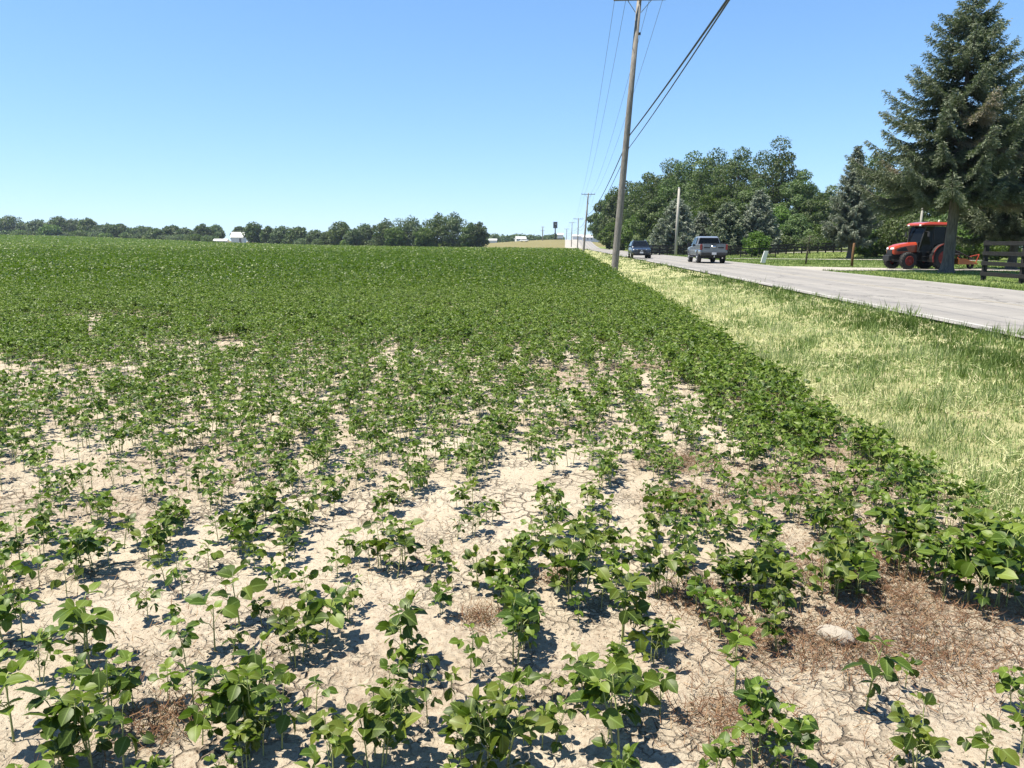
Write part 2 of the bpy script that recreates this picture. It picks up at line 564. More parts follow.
cw = nt('ShaderNodeVectorMath', {0: pos, 1: nt('ShaderNodeVectorMath', {0: noise(nt, .6, 5, .7, pos, 'Color'), 3: 2.2}, operation='SCALE').outputs[0]}, operation='ADD').outputs[0]
ck = nt('ShaderNodeTexVoronoi', {'Vector': cw, 'Scale': .28}, feature='DISTANCE_TO_EDGE').outputs['Distance']
base = mixc(nt, nt('ShaderNodeMapRange', {'Value': ck, 'From Min': .006, 'From Max': .014, 'To Min': .75, 'To Max': 0.0}).outputs[0], base, (0.060, 0.057, 0.054))
base = mixc(nt, nt('ShaderNodeMapRange', {'Value': noise(nt, .5, 2, .4, pos), 'From Min': .58, 'From Max': .6, 'To Max': .25}).outputs[0], base, (0.150, 0.144, 0.135))
base = mixc(nt, nt('ShaderNodeMapRange', {'Value': noise(nt, 90, 3, .7, pos), 'From Min': .5, 'From Max': .75}).outputs[0], base, (0.248, 0.237, 0.225))
p = nt('ShaderNodeBsdfPrincipled', {'Base Color': base, 'Roughness': .85, 'Specular IOR Level': .25, 'Normal': bump(nt, noise(nt, 120, 3, .7, pos), .4, .01)})
nt.l.new(p.outputs[0], out.inputs[0])
M['road'] = m
M['gravel'] = turf('pale_gravel', [(.3, (0.214, 0.196, 0.167)), (.5, (0.279, 0.261, 0.231)), (.7, (0.345, 0.327, 0.297))], .9, 18, .6, .03)
M['paint_y'] = simple('worn_yellow_paint', (0.277, 0.244, 0.185), .7, var=.35, scale=2)
M['paint_w'] = simple('worn_white_paint', (0.310, 0.300, 0.277), .7, var=.35, scale=2)

# ------------------------------------------------------------------ ground sheet
AX = -YAW                               # compass angle of the view
rs = [0.5]
while rs[-1] < 13:
    rs.append(rs[-1] * 1.0034)
while rs[-1] < 40:
    rs.append(rs[-1] * 1.012)
while rs[-1] < 4000:
    rs.append(rs[-1] * 1.03)
rs = np.array(rs)
fine = AX + np.linspace(R(-42), R(44), 790)
coarse = np.linspace(fine[-1], fine[0] + 2 * math.pi, 60)[1:-1]
an = np.concatenate([fine, coarse])
RR, AA = np.meshgrid(rs, an, indexing='ij')
X, Y = RR * np.sin(AA), RR * np.cos(AA)


def voro(x, y, s, seed):
    """distance to the border of jittered cells, in metres, and the cell's random number"""
    x, y = x / s, y / s
    ix, iy = np.floor(x), np.floor(y)
    d1 = np.full(x.shape, 9.0)
    d2 = np.full(x.shape, 9.0)
    cid = np.zeros(x.shape)
    for ox in (-1, 0, 1):
        for oy in (-1, 0, 1):
            a, b = ix + ox, iy + oy
            d = np.hypot(a + .12 + .76 * _hash(a, b, seed) - x, b + .12 + .76 * _hash(a, b, seed + 1) - y)
            nearer = d < d1
            d2 = np.where(nearer, d1, np.minimum(d2, d))
            cid = np.where(nearer, _hash(a, b, seed + 2), cid)
            d1 = np.where(nearer, d, d1)
    return (d2 - d1) * s * .5, cid


WEEDS = [(715, 3.1, .20), (790, 2.75, .22), (760, 2.25, .20), (700, 4.4, .25), (690, 5.2, .3), (860, 3.3, .35), (900, 3.6, .35), (480, 2.9, .10), (565, 3.3, .10), (120, 2.2, .15), (950, 3.1, .35), (880, 2.7, .25), (800, 4.6, .5), (560, 8.8, .6), (640, 9.5, .5), (1000, 2.6, .3)]
WP = [(*at(px, d), r) for px, d, r in WEEDS]


def weedf(x, y):
    f = np.zeros(np.shape(x))
    for a, b, r in WP:
        f = np.maximum(f, np.exp(-((x - a) ** 2 + (y - b) ** 2) / r ** 2))
    f = np.maximum(f, .75 * sstep(1.45, 1.95, x) * (vnoise(x, y, .5, 31) > .35))
    f = np.maximum(f, .35 * sstep(.68, .82, vnoise(x, y, 1.3, 33)))
    return np.clip(f * (0.45 + .9 * vnoise(x, y, .13, 32)), 0, 1)


near = (RR < 22)
xr = X - curve_x(Y)
infield = 1 - sstep(EDGE + .05, EDGE + .35, xr)
wx = X + .05 * (vnoise(X, Y, .12, 5) - .5) + .02 * (vnoise(X, Y, .03, 6) - .5)
wy = Y + .05 * (vnoise(X, Y, .12, 7) - .5) + .02 * (vnoise(X, Y, .03, 8) - .5)
e1, c1 = voro(wx, wy, .17, 21)
e2, c2 = voro(wx, wy, .060, 24)
amt = .25 + .75 * sstep(.35, .6, vnoise(X, Y, .8, 9))
k1 = (1 - sstep(.0015, .0065, e1)) * amt
k2 = (1 - sstep(.001, .006, e2)) * amt * sstep(.35, .62, vnoise(X, Y, .45, 10)) * .55
crk = 0 * np.maximum(k1, k2) * near * infield * (1 - .9 * sstep(9, 20, RR))
lump = sstep(.5, .75, vnoise(X, Y, .6, 15))
rel = .016 * (vnoise(X, Y, .35, 12) - .5) + (.004 + .014 * lump) * (vnoise(X, Y, .06, 13) - .5) + (.004 + .010 * lump) * (vnoise(X, Y, .022, 14) - .5) + .006 * (c1 - .5) * (1 - k1) - .030 * crk
rel = rel * near * infield
Z = T(X, Y) + rel - .16 * sstep(EDGE + .3, EDGE + .6, xr)
zone = np.zeros(RR.shape)
az = np.arctan2(X, Y)
ff = field_far(az)
zone = sstep(1.0, 1.012, RR / ff)
zone = np.maximum(zone, 2 * sstep(1.9, 2.6, RR / ff))
zone = np.where(xr > EDGE + .2, np.maximum(zone, .6), zone)
zone = np.where(np.abs(az - AX) > R(47), 2, zone)
nr, na = RR.shape
i, j = np.meshgrid(np.arange(nr - 1), np.arange(na), indexing='ij')
jn = (j + 1) % na
F4 = np.stack([i * na + j, i * na + jn, (i + 1) * na + jn, (i + 1) * na + j], -1).reshape(-1, 4)[:, ::-1]
V = np.stack([X, Y, Z], -1).reshape(-1, 3)
g = G()
g.add(np.concatenate([V, [[0, 0, 0]]]), [[na * nr, (q + 1) % na, q] for q in range(na)], F4, 0,
      crk=np.append(crk.ravel(), 0), weed=np.append((weedf(X, Y) * near).ravel(), 0), zone=np.append(zone.ravel(), 0))
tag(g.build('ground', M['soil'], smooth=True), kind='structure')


def strip(name, mat, x0, x1, ys, nx, dz, curved=True, kind='structure'):
    ys = np.asarray(ys, float)
    xs = np.linspace(x0, x1, nx)
    A, B = np.meshgrid(xs, ys, indexing='xy')
    Xw = A + (curve_x(B) if curved else 0)
    Zw = T(Xw, B) + dz
    n0, n1 = A.shape
    i, j = np.meshgrid(np.arange(n0 - 1), np.arange(n1 - 1), indexing='ij')
    F = np.stack([i * n1 + j, i * n1 + j + 1, (i + 1) * n1 + j + 1, (i + 1) * n1 + j], -1).reshape(-1, 4)
    g = G()
    g.add(np.stack([Xw, B, Zw], -1).reshape(-1, 3), None, F, 0, xr=(A.ravel() - ROAD0))
    return tag(g.build(name, mat, smooth=True), kind=kind)


YS = np.concatenate([np.linspace(-12, 60, 80), np.linspace(62, 620, 190)])
strip('roadside_verge', M['verge'], EDGE + .12, ROAD0 + .12, YS, 14, -.02)
strip('road', M['road'], ROAD0 - .05, ROAD1 + .05, YS, 12, .03)
mid = (ROAD0 + ROAD1) / 2
strip('concrete_road', M['gravel'], -.5, ROAD0 - .1, np.linspace(262, 620, 110), 8, .02)
strip('road_center_line', M['paint_y'], mid - .05, mid + .05, YS, 2, .034)
strip('road_edge_line', M['paint_w'], ROAD0 + .18, ROAD0 + .28, YS, 2, .034)
strip('road_edge_line', M['paint_w'], ROAD1 - .28, ROAD1 - .18, YS, 2, .034)
YL = np.concatenate([np.linspace(-12, 130, 120), np.linspace(133, 330, 60)])
strip('lawn', M['lawn'], ROAD1 - .1, 150, YL, 70, 0.0)


def path(name, pts, wid, dz=.028):
    P = np.array(pts, float)
    t = norm(np.gradient(P, axis=0))
    nn = np.stack([-t[:, 1], t[:, 0]], 1)
    wd = np.broadcast_to(np.asarray(wid, float), (len(P),))[:, None]
    cols = np.linspace(-.5, .5, 5)
    W = P[:, None, :] + nn[:, None, :] * (wd * cols[None, :])[:, :, None]
    Zw = T(W[..., 0], W[..., 1]) + dz
    V = np.concatenate([W, Zw[..., None]], -1).reshape(-1, 3)
    k = len(P)
    i, j = np.meshgrid(np.arange(k - 1), np.arange(4), indexing='ij')
    F = np.stack([i * 5 + j, (i + 1) * 5 + j, (i + 1) * 5 + j + 1, i * 5 + j + 1], -1).reshape(-1, 4)[:, ::-1]
    g = G()
    g.add(V, None, F)
    return tag(g.build(name, M['gravel'], smooth=True), kind='structure')


def sm(a, b, n):
    return [(a[0] + (b[0] - a[0]) * t, a[1] + (b[1] - a[1]) * t) for t in np.linspace(0, 1, n)]


path('driveway', sm((12.9, 46.2), (60, 49), 30), np.concatenate([np.linspace(9, 3.6, 5), np.full(25, 3.5)]))
path('driveway', sm((12.6, 81), (85, 76), 30), 2.6)
path('driveway', sm((24, 112), (110, 108), 30), 3.0)
# ------------------------------------------------------------------ trees
def sph(n, rng):
    v = rng.normal(size=(n, 3))
    return norm(v)


def broad_meshes(seed, H, W, skirt=.16, nclump=60, nleaf=130, leaf=.34, rad=.17, shape=1.0, lean=0):
    """trunk + limbs and a crown of leaf faces gathered in clumps; W is the crown's width"""
    rng = np.random.default_rng(seed)
    zc, rz = H * (1 + skirt) / 2, H * (1 - skirt) / 2
    # crown lobes: evenly spaced over the shell so that each one reads, a few more inside
    cand = sph(700, rng) * rng.uniform(.72, 1.0, 700)[:, None]
    pick = [int(np.argmax(cand[:, 2]))]
    dmin = np.linalg.norm(cand - cand[pick[0]], axis=1)
    for _ in range(int(nclump * .8) - 1):
        q = int(np.argmax(dmin * rng.uniform(.75, 1, 700)))
        pick.append(q)
        dmin = np.minimum(dmin, np.linalg.norm(cand - cand[q], axis=1))
    C = cand[pick]
    inner = nclump - len(C)
    C = np.concatenate([C, sph(inner, rng) * rng.uniform(.2, .6, inner)[:, None]])
    taper = 1 - .30 * shape * np.clip(C[:, 2], -1, 1)
    lob = 1 + .25 * np.sin(3 * np.arctan2(C[:, 1], C[:, 0]) + seed) + rng.uniform(-.12, .12, nclump)
    cr = rng.uniform(.75, 1.15, nclump) * W * .92 / nclump ** .5
    C = C * np.stack([taper * lob * (W / 2 - .13 * W), taper * lob * (W / 2 - .13 * W), np.full(nclump, rz - .10 * H)], 1) + np.array([0, 0, zc])
    C[0] = [0.05 * W, 0, H - cr[0] * .8]
    g = G()
    nleaf = int(nleaf * 1.5)
    N = nclump * nleaf
    cid = np.repeat(np.arange(nclump), nleaf)
    d = sph(N, rng)
    rr = cr[cid] * rng.uniform(.25, 1.03, N) ** .33
    P = C[cid] + d * rr[:, None] * np.array([1.1, 1.1, .8])
    P[:, 2] = np.maximum(P[:, 2], H * skirt * .35)
    nr = norm(d + .36 * rng.normal(size=(N, 3)) + np.array([0, 0, .35]))
    dr = rng.normal(size=(N, 3))
    L = leaf * rng.uniform(.6, 1.35, N)
    var = np.clip(.42 + .17 * rng.normal(size=nclump)[cid] + .15 * rng.normal(size=N), 0, 1)
    cards(g, P, dr, nr, L * 1.0, L * .85, DIAM, var=var)
    crown = g
    t = G()
    tr = rad * H / 9
    tube(t, [(0, 0, -.3), (0, 0, .2), (.02 * W, 0, H * .25), (.0, .02 * W, H * .55), (.03 * W, 0, H * .85)], [tr * 1.5, tr * 1.1, tr * .85, tr * .5, tr * .12], 8)
    for q in range(min(12, nclump)):
        c = C[q]
        z0 = max(H * .12, min(c[2] * .55, H * .5)) * rng.uniform(.7, 1.0)
        tube(t, [(0, 0, z0), c * np.array([.45, .45, 0]) + np.array([0, 0, z0 + (c[2] - z0) * .6]), c], [tr * .5, tr * .3, tr * .08], 5)
    return t, crown


def broad(name, label, cat, group, px, ytop, d, W, mat='broad', seed=0, leaf=.34, ybase=None, **k):
    x, y = at(px, d)
    z0 = t1(x, y)
    H = zpix(px, ytop, d) - z0
    t, c = broad_meshes(seed, H, W, leaf=leaf, **k)
    o = tag(empty(name, (x, y, z0)), label, cat, group)
    t.build('trunk', M['bark'], o, True)
    c.build('crown', M[mat], o)
    return o


# the wood on the right, from its far end by the road towards the spruces
WOODS = [  # px, ytop, depth, crown width, material, seed, label
    (607, 193, 285, 15, 'broad', 1, 'broadleaf tree at the far road end of the wood'),
    (622, 181, 240, 16, 'broad', 2, 'broadleaf tree standing just behind the near utility pole'),
    (643, 172, 215, 16, 'broad', 3, 'tall broadleaf tree directly above the oncoming dark car'),
    (615, 222, 230, 9, 'broadlight', 4, 'low light green tree at the foot of the wood behind the near utility pole'),
    (641, 212, 165, 8.5, 'broadlight', 5, 'light green rounded tree low in the wood behind the oncoming dark car'),
    (664, 158, 190, 16, 'broad', 6, 'tall dark broadleaf tree above the pale bare pole'),
    (686, 151, 175, 15, 'broad', 7, 'tall broadleaf tree just right of the pale bare pole'),
    (709, 148, 165, 14, 'broad', 8, 'tall broadleaf tree above the grey pickup truck'),
    (733, 147, 160, 14, 'broad', 9, 'tall broadleaf tree left of the highest crown in the wood'),
    (771, 136, 150, 13, 'broad', 10, 'highest tree of the wood, its loose rounded top letting sky through'),
    (716, 184, 138, 8.5, 'broadlight', 11, 'yellow green mid height tree in front of the tall wood above the pickup truck'),
    (752, 178, 142, 8.5, 'broad', 12, 'mid height broadleaf tree behind the bluest small spruce'),
    (797, 170, 140, 9.5, 'broad', 13, 'broadleaf tree on the sloping right shoulder of the wood'),
    (776, 206, 128, 6.5, 'broadlight', 14, 'low bright green tree right of the bluest small spruce'),
    (815, 192, 135, 8, 'broad', 15, 'lower broadleaf tree between the wood and the mid lawn spruce'),
    (795, 214, 124, 6, 'broad', 16, 'low dark tree in front of the right shoulder of the wood'),
    (655, 196, 150, 9, 'broad', 17, 'dark broadleaf tree half hidden behind the leftmost small spruce'),
    (826, 185, 190, 10, 'broadgrey', 18, 'pale grey green tree far behind the mid lawn spruce'),
    (830, 222, 118, 6, 'broadlight', 19, 'low light green tree just left of the mid lawn spruce'),
]
for px, yt, d, W, mt, sd_, lab in WOODS:
    broad('broadleaf_tree', lab, 'tree', 'trees of the wood', px, yt, d, W, mt, 100 + sd_, leaf=.27 * d / 130, skirt=.03, nclump=46, nleaf=270)
RIGHTWOODS = [
    (872, 148, 105, 11, 'broad', 1, 'tall broadleaf tree between the mid lawn spruce and the big roadside spruce'),
    (898, 170, 96, 10, 'broad', 2, 'dark broadleaf tree behind the tractor cab'),
    (930, 160, 98, 11, 'broad', 3, 'broadleaf tree right behind the big spruce trunk'),
    (968, 165, 92, 11, 'broad', 4, 'broadleaf tree behind the lawn between the big spruce and the board fence'),
    (1005, 150, 90, 12, 'broad', 5, 'broadleaf tree behind the board fence at the right edge'),
    (1045, 150, 90, 12, 'broad', 6, 'broadleaf tree cut by the right edge of the photo'),
    (877, 214, 88, 6, 'broad', 7, 'low dark tree left of the tractor hood'),
    (866, 226, 86, 3.8, 'broadlight', 8, 'small yellow green bush tree at the right foot of the mid lawn spruce'),
    (970, 222, 78, 4.5, 'broadlight', 9, 'light green bush seen between the spruce trunk and the board fence'),
    (1000, 224, 76, 4.0, 'broadlight', 10, 'light green bush seen above the board fence'),
    (905, 212, 84, 6, 'broad', 11, 'low dark tree directly behind the tractor'),
    (940, 214, 82, 6, 'broad', 12, 'low dark tree behind the rear of the tractor'),
]
for px, yt, d, W, mt, sd_, lab in RIGHTWOODS:
    broad('broadleaf_tree' if W > 5 else 'bush', lab, 'tree' if W > 5 else 'bush', 'trees behind the lawn', px, yt, d, W, mt, 140 + sd_, leaf=.23 * d / 100, skirt=.02, nclump=42, nleaf=250)
for k, (px, yt, d, W, mt, lab) in enumerate([
    (757, 231, 96, 3.4, 'broadlight', 'round bright green bush on the lawn right of the pickup truck'),
    (621, 234, 190, 5, 'broad', 'dark bush at the foot of the wood beside the near utility pole'),
    (690, 233, 120, 4, 'broad', 'dark bush at the wood edge just right of the pale bare pole'),
    (778, 233, 120, 4, 'broad', 'dark bush at the wood edge right of the round bright bush'),
    (735, 234, 122, 4, 'broad', 'dark bush at the wood edge behind the right side of the pickup truck'),
    (657, 234, 130, 4, 'broad', 'dark bush at the wood edge between the oncoming car and the pale pole'),
    (812, 233, 118, 4, 'broad', 'dark bush at the wood edge above the leaning sapling'),
]):
    broad('bush', lab, 'bush', 'bushes along the foot of the wood', px, yt, d, W, mt, 170 + k, leaf=.2 * d / 96, skirt=.0, nclump=30, nleaf=110)

# sapling tied to a post on the lawn
x, y = at(807, 57)
sap = tag(empty('sapling', (x, y, t1(x, y))), 'thin young tree with a dark stem and sparse grey leaves on the lawn', 'tree')
t = G()
tube(t, [(0, 0, -.1), (.06, 0, .9), (.12, 0, 1.7), (.16, 0, 2.1)], [.07, .06, .05, .02], 7)
for a in range(9):
    q = a * 2.4
    tube(t, [(.1, 0, 1.3 + .08 * a), (.1 + .45 * math.cos(q), .45 * math.sin(q), 1.6 + .05 * a), (.1 + .85 * math.cos(q), .85 * math.sin(q), 1.55 + .05 * a)], [.018, .012, .004], 4)
t.build('trunk', M['bark'], sap, True)
g = G()
rng = np.random.default_rng(5)
q = rng.uniform(0, 6.28, 420)
rr = rng.uniform(.2, 1.05, 420)
P = np.stack([.1 + rr * np.cos(q), rr * np.sin(q), 1.65 + rng.normal(0, .18, 420)], 1)
cards(g, P, rng.normal(size=(420, 3)), rng.normal(size=(420, 3)) + [0, 0, .6], .11, .08, DIAM, var=rng.uniform(.2, .9, 420))
g.build('crown', M['broadgrey'], sap)


def spruce_meshes(seed, H, Rb, z0, density=1.0, card=.17, dead=0.0, drop=.35, top_k=.82):
    """whorled limbs carrying drooping sprays of needle faces; z0 = lowest limb"""
    rng = np.random.default_rng(seed)
    t, g, dd = G(), G(), G()
    tr = .014 * H + .07
    zz = [-.25, .0, .25, .7, H * .2, H * .5, H * .8, H]
    rr = [tr * 2.1, tr * 1.7, tr * 1.25, tr * 1.05, tr * .95, tr * .6, tr * .25, .01]
    tube(t, [(0.03 * math.sin(z), 0.03 * math.cos(z * 1.3), z) for z in zz], rr, 12)
    z = z0
    P, D, Nn, L, Vv, DEAD = [], [], [], [], [], []
    up = np.array([0, 0, 1.0])
    k = 0
    while z < H - .1:
        f = (z - z0) / (H - z0)
        rad = Rb * (1 - f) ** top_k * (.72 + .28 * min(1, f / .10))
        nb = 9 if f < .75 else 7
        a0 = rng.uniform(0, 6.28)
        for b in range(nb):
            a = a0 + b * 2 * math.pi / nb + rng.uniform(-.35, .35)
            Lb = rad * rng.choice([rng.uniform(.60, .85), rng.uniform(.85, 1.10)], p=[.4, .6]) + .10
            zb = z + rng.uniform(-.15, .15)
            o = np.array([math.cos(a), math.sin(a), 0])
            side = np.array([-math.sin(a), math.cos(a), 0])
            rise = .55 * f - .05
            s = np.linspace(0, 1, 7)
            pts = o[None] * (Lb * s)[:, None] + up[None] * (zb + Lb * (rise * s - drop * (1 - f) * np.sin(s * 2.3) + .16 * s ** 3))[:, None]
            isdead = rng.random() < dead * (1 - f) and f < .40
            tube(t, pts, np.linspace(.018 + .012 * Lb, .004, 7), 4, cap=False)
            ns = max(4, int(Lb / .10 * density))
            for q in range(ns):
                sq = .14 + .86 * (q + rng.random()) / ns
                i0 = min(5, int(sq * 6))
                p = pts[i0] + (pts[i0 + 1] - pts[i0]) * (sq * 6 - i0)
                tl = (.16 + .30 * Lb * (1 - sq) ** .8) * rng.uniform(.6, 1.15)
                tl = min(tl, .75)
                for sd in (-1, 1):
                    dv = o * rng.uniform(.45, .9) + side * sd * rng.uniform(.5, .95) + up * rng.uniform(-.55, .02)
                    dv = dv / np.linalg.norm(dv)
                    nc = max(3, int(tl / .045 * density))
                    st = (np.arange(nc) + rng.random(nc)) / nc
                    pp = p[None] + dv[None] * (st * tl)[:, None] + np.array([0, 0, -.22])[None] * (tl * st ** 2)[:, None]
                    P.append(pp + rng.normal(0, .018, (nc, 3)))
                    D.append(dv[None] + rng.normal(0, .45, (nc, 3)))
                    Nn.append(up[None] + rng.normal(0, .7, (nc, 3)))
                    L.append(card * rng.uniform(.7, 1.3, nc))
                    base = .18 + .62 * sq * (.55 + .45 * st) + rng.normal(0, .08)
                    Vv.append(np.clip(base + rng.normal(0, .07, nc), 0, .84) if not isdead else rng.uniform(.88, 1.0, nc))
                    DEAD.append(np.full(nc, isdead))
        z += (.34 + .014 * H) * rng.uniform(.85, 1.15) * (1 if f < .75 else .6)
    P, D, Nn, L, Vv, DEAD = [np.concatenate(q) for q in (P, D, Nn, L, Vv, DEAD)]
    for gg, mk in ((g, ~DEAD), (dd, DEAD)):
        if mk.any():
            cards(gg, P[mk], D[mk], Nn[mk], L[mk], L[mk] * .30, DIAM, var=Vv[mk])
    return t, g, (dd if DEAD.any() else None)


def spruce(label, px, ytop, d, Rb, z0, mat, seed, group, **k):
    x, y = at(px, d)
    zb = t1(x, y)
    H = zpix(px, ytop, d) - zb
    t, g, dd = spruce_meshes(seed, H, Rb, z0, **k)
    o = tag(empty('spruce_tree', (x, y, zb)), label, 'tree', group)
    t.build('trunk', M['sprucebark'], o, True)
    g.build('crown', M[mat], o)
    if dd is not None:
        tag(dd.build('dead_branch', M[mat], o), 'brown dead limbs low in the crown')
    return o


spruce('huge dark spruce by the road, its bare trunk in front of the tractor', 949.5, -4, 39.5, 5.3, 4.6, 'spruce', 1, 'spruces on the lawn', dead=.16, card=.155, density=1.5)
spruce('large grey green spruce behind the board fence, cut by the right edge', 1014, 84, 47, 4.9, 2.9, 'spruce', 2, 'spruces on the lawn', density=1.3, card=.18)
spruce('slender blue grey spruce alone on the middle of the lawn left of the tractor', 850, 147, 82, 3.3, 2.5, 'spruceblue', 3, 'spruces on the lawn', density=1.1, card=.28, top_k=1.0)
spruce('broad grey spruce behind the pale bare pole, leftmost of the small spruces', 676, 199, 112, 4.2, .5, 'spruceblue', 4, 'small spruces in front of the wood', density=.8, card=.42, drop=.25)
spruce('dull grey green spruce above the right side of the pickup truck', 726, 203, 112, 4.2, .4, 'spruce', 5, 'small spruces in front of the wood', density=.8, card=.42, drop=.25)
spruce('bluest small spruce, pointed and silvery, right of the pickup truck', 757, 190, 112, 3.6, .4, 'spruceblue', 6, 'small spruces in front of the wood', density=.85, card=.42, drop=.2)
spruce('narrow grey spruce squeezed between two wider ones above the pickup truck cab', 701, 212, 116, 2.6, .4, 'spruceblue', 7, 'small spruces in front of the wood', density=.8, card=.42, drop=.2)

# far tree line across the field, left to right
LINE = [  # px, ytop, depth, width, material
    (-14, 214, 560, 16, 'broad', 'rounded tree half cut by the left edge of the far tree line'),
    (10, 216, 545, 17, 'broad', 'broad dome shaped tree, first whole one from the left edge in the far tree line'),
    (27, 223, 545, 10, 'broadgrey', 'low pale tree filling the dip right of the first broad dome on the left'),
    (40, 219.5, 530, 11, 'broad', 'dark narrow tree just right of the low dip near the left edge'),
    (53, 225, 500, 10, 'broadlight', 'low light green tree in front of the twin topped tree at far left'),
    (60, 217, 520, 13, 'broad', 'twin topped tree at far left, behind the low light green one'),
    (75, 219, 520, 13, 'broad', 'rounded tree between the twin topped tree and the dark pointed one'),
    (90, 218, 505, 11, 'broad', 'dark tree with a pointed top, highest of its stretch of the far tree line'),
    (101, 225.5, 500, 9, 'broadgrey', 'low hazy tree at the right side of the dark pointed one'),
    (109, 223.5, 495, 9, 'broad', 'left one of two equal rounded trees about midway to the white barn'),
    (120, 223.5, 490, 10, 'broad', 'right one of two equal rounded trees about midway to the white barn'),
    (135, 228.5, 470, 8, 'broadgrey', 'low round tree that stands alone below a lower stretch of the far tree line'),
    (146, 226.5, 480, 11, 'broad', 'wide low tree left of the dark round tree before the white barn'),
    (157, 229, 455, 9, 'broad', 'darkest low round tree left of the white barn'),
    (173, 225, 460, 9.5, 'broad', 'upright tree left of the gap before the white barn'),
    (186, 228.5, 455, 9, 'broadlight', 'low light green tree in the lower gap left of the white barn'),
    (203, 224, 450, 8.5, 'broadgrey', 'flat topped tree, left of the pair beside the white barn'),
    (216, 224.5, 455, 9, 'broadgrey', 'flat topped tree touching the left end of the white barn'),
    (240, 226.5, 440, 7, 'broad', 'dark crown rising over the roof of the white barn'),
    (254, 222, 390, 8, 'broad', 'dense round tree standing at the right end of the white barn'),
    (268, 226.5, 385, 6.5, 'broad', 'small dark tree right of the round one by the barn'),
    (282, 226, 385, 8, 'broadgrey', 'grey green tree in the level stretch right of the barn, left one of two'),
    (298, 226.5, 375, 8.5, 'broad', 'darker tree in the level stretch right of the barn, right one of two'),
    (316, 230, 365, 7.5, 'broadgrey', 'lowest pale tree between the barn and the tall clump'),
    (331, 229.5, 355, 6, 'broad', 'small tree at the left foot of the first tall tree of the clump'),
    (341, 221, 350, 9.5, 'broad', 'first tall rounded tree of the clump, at its left end'),
    (354, 228.5, 325, 6.5, 'broadgrey', 'pale silvery round tree in front of the clump'),
    (366, 224, 335, 8, 'broad', 'mid height tree behind the pale silvery one'),
    (385, 219, 325, 9.5, 'broad', 'tall tree left of the darkest dome in the clump'),
    (396, 227, 305, 7, 'broadlight', 'light green low tree below the darkest dome in the clump'),
    (410, 215.5, 310, 10.5, 'broad', 'darkest dome shaped tree of the clump'),
    (425, 227, 290, 7, 'broadlight', 'yellow green low tree at the left foot of the tallest tree of the clump'),
    (437, 213, 298, 10.5, 'broad', 'tallest tree of the clump, left half of its double crown'),
    (453, 212, 296, 9.5, 'broad', 'right half of the double crown at the top of the clump'),
    (470, 222.5, 290, 6.5, 'broad', 'tree stepping down at the right side of the clump'),
    (479, 222, 290, 5.5, 'broadgrey', 'last narrow tree at the right end of the clump'),
]
for k, (px, yt, d, W, mt, lab) in enumerate(LINE):
    broad('field_tree', lab, 'tree', 'trees of the far tree line', px, yt, d, W * 1.25, mt if k % 3 else 'broadgrey', 200 + k, leaf=.62 * d / 330, skirt=.0, nclump=30, nleaf=100, shape=.5)  # some trees greyed: distance haze put into the leaf colour
BUSH = [(5, 232), (22, 232.5), (34, 233), (48, 231.5), (68, 233), (83, 232.5), (97, 233), (106, 234), (127, 233), (141, 235), (152, 236), (166, 235), (180, 235), (196, 236), (210, 237), (262, 238), (276, 238.5), (290, 239), (305, 239), (322, 239.5), (336, 239), (347, 239.5), (362, 239), (376, 240), (390, 238), (404, 239), (418, 240), (432, 239), (446, 240), (462, 241), (475, 240.5)]
for k, (px, yt) in enumerate(BUSH):
    X0, Y0 = at(px, 1.0)
    d = float(field_far(np.array([math.atan2(X0, Y0)]))[0]) / math.hypot(X0, Y0) + 6 + 8 * random.random()
    side = 'left of the white barn' if px < 230 else 'right of the white barn'
    broad('bush', 'low dark bush along the foot of the far tree line, ' + side, 'bush', 'bushes along the far tree line ' + side, px, yt - 1.2 + 2.4 * random.random(), d, random.uniform(6, 12) * d / 400, random.choice(['broad', 'broadlight', 'broadgrey', 'broadgrey']), 300 + k, leaf=.5 * d / 330, skirt=.0, nclump=20, nleaf=60)  # grey leaves favoured, the same haze painted into the bushes
HOR = [(487, 239, 560, 12), (494, 234, 620, 14), (503, 235.5, 640, 16), (511, 236, 640, 14), (519, 234.5, 650, 16), (529, 235.5, 640, 12), (537, 237, 650, 14), (549, 236.5, 660, 16), (556, 235, 640, 14), (583, 235.5, 640, 12), (590, 236.5, 620, 10), (597, 237, 560, 12)]
for k, (px, yt, d, W) in enumerate(HOR):
    broad('distant_tree', ['small far tree on the skyline left of the tall sign', 'small far tree on the skyline right of the tall sign'][px > 560], 'tree', 'skyline trees ' + ('left' if px < 560 else 'right') + ' of the tall sign', px, yt, d, W, random.choice(['broad', 'broadgrey']), 340 + k, leaf=1.3, skirt=.0, nclump=20, nleaf=60)

# ------------------------------------------------------------------ utility poles and wires
M['wire'] = simple('black_cable', (.015, .015, .016), .5)
M['alu'] = simple('grey_wire', (.10, .105, .115), .5)
M['porc'] = simple('brown_insulator', (.08, .05, .04), .3)
M['steel'] = simple('galvanised_steel', (0.266, 0.273, 0.280), .45, .7, var=.2)


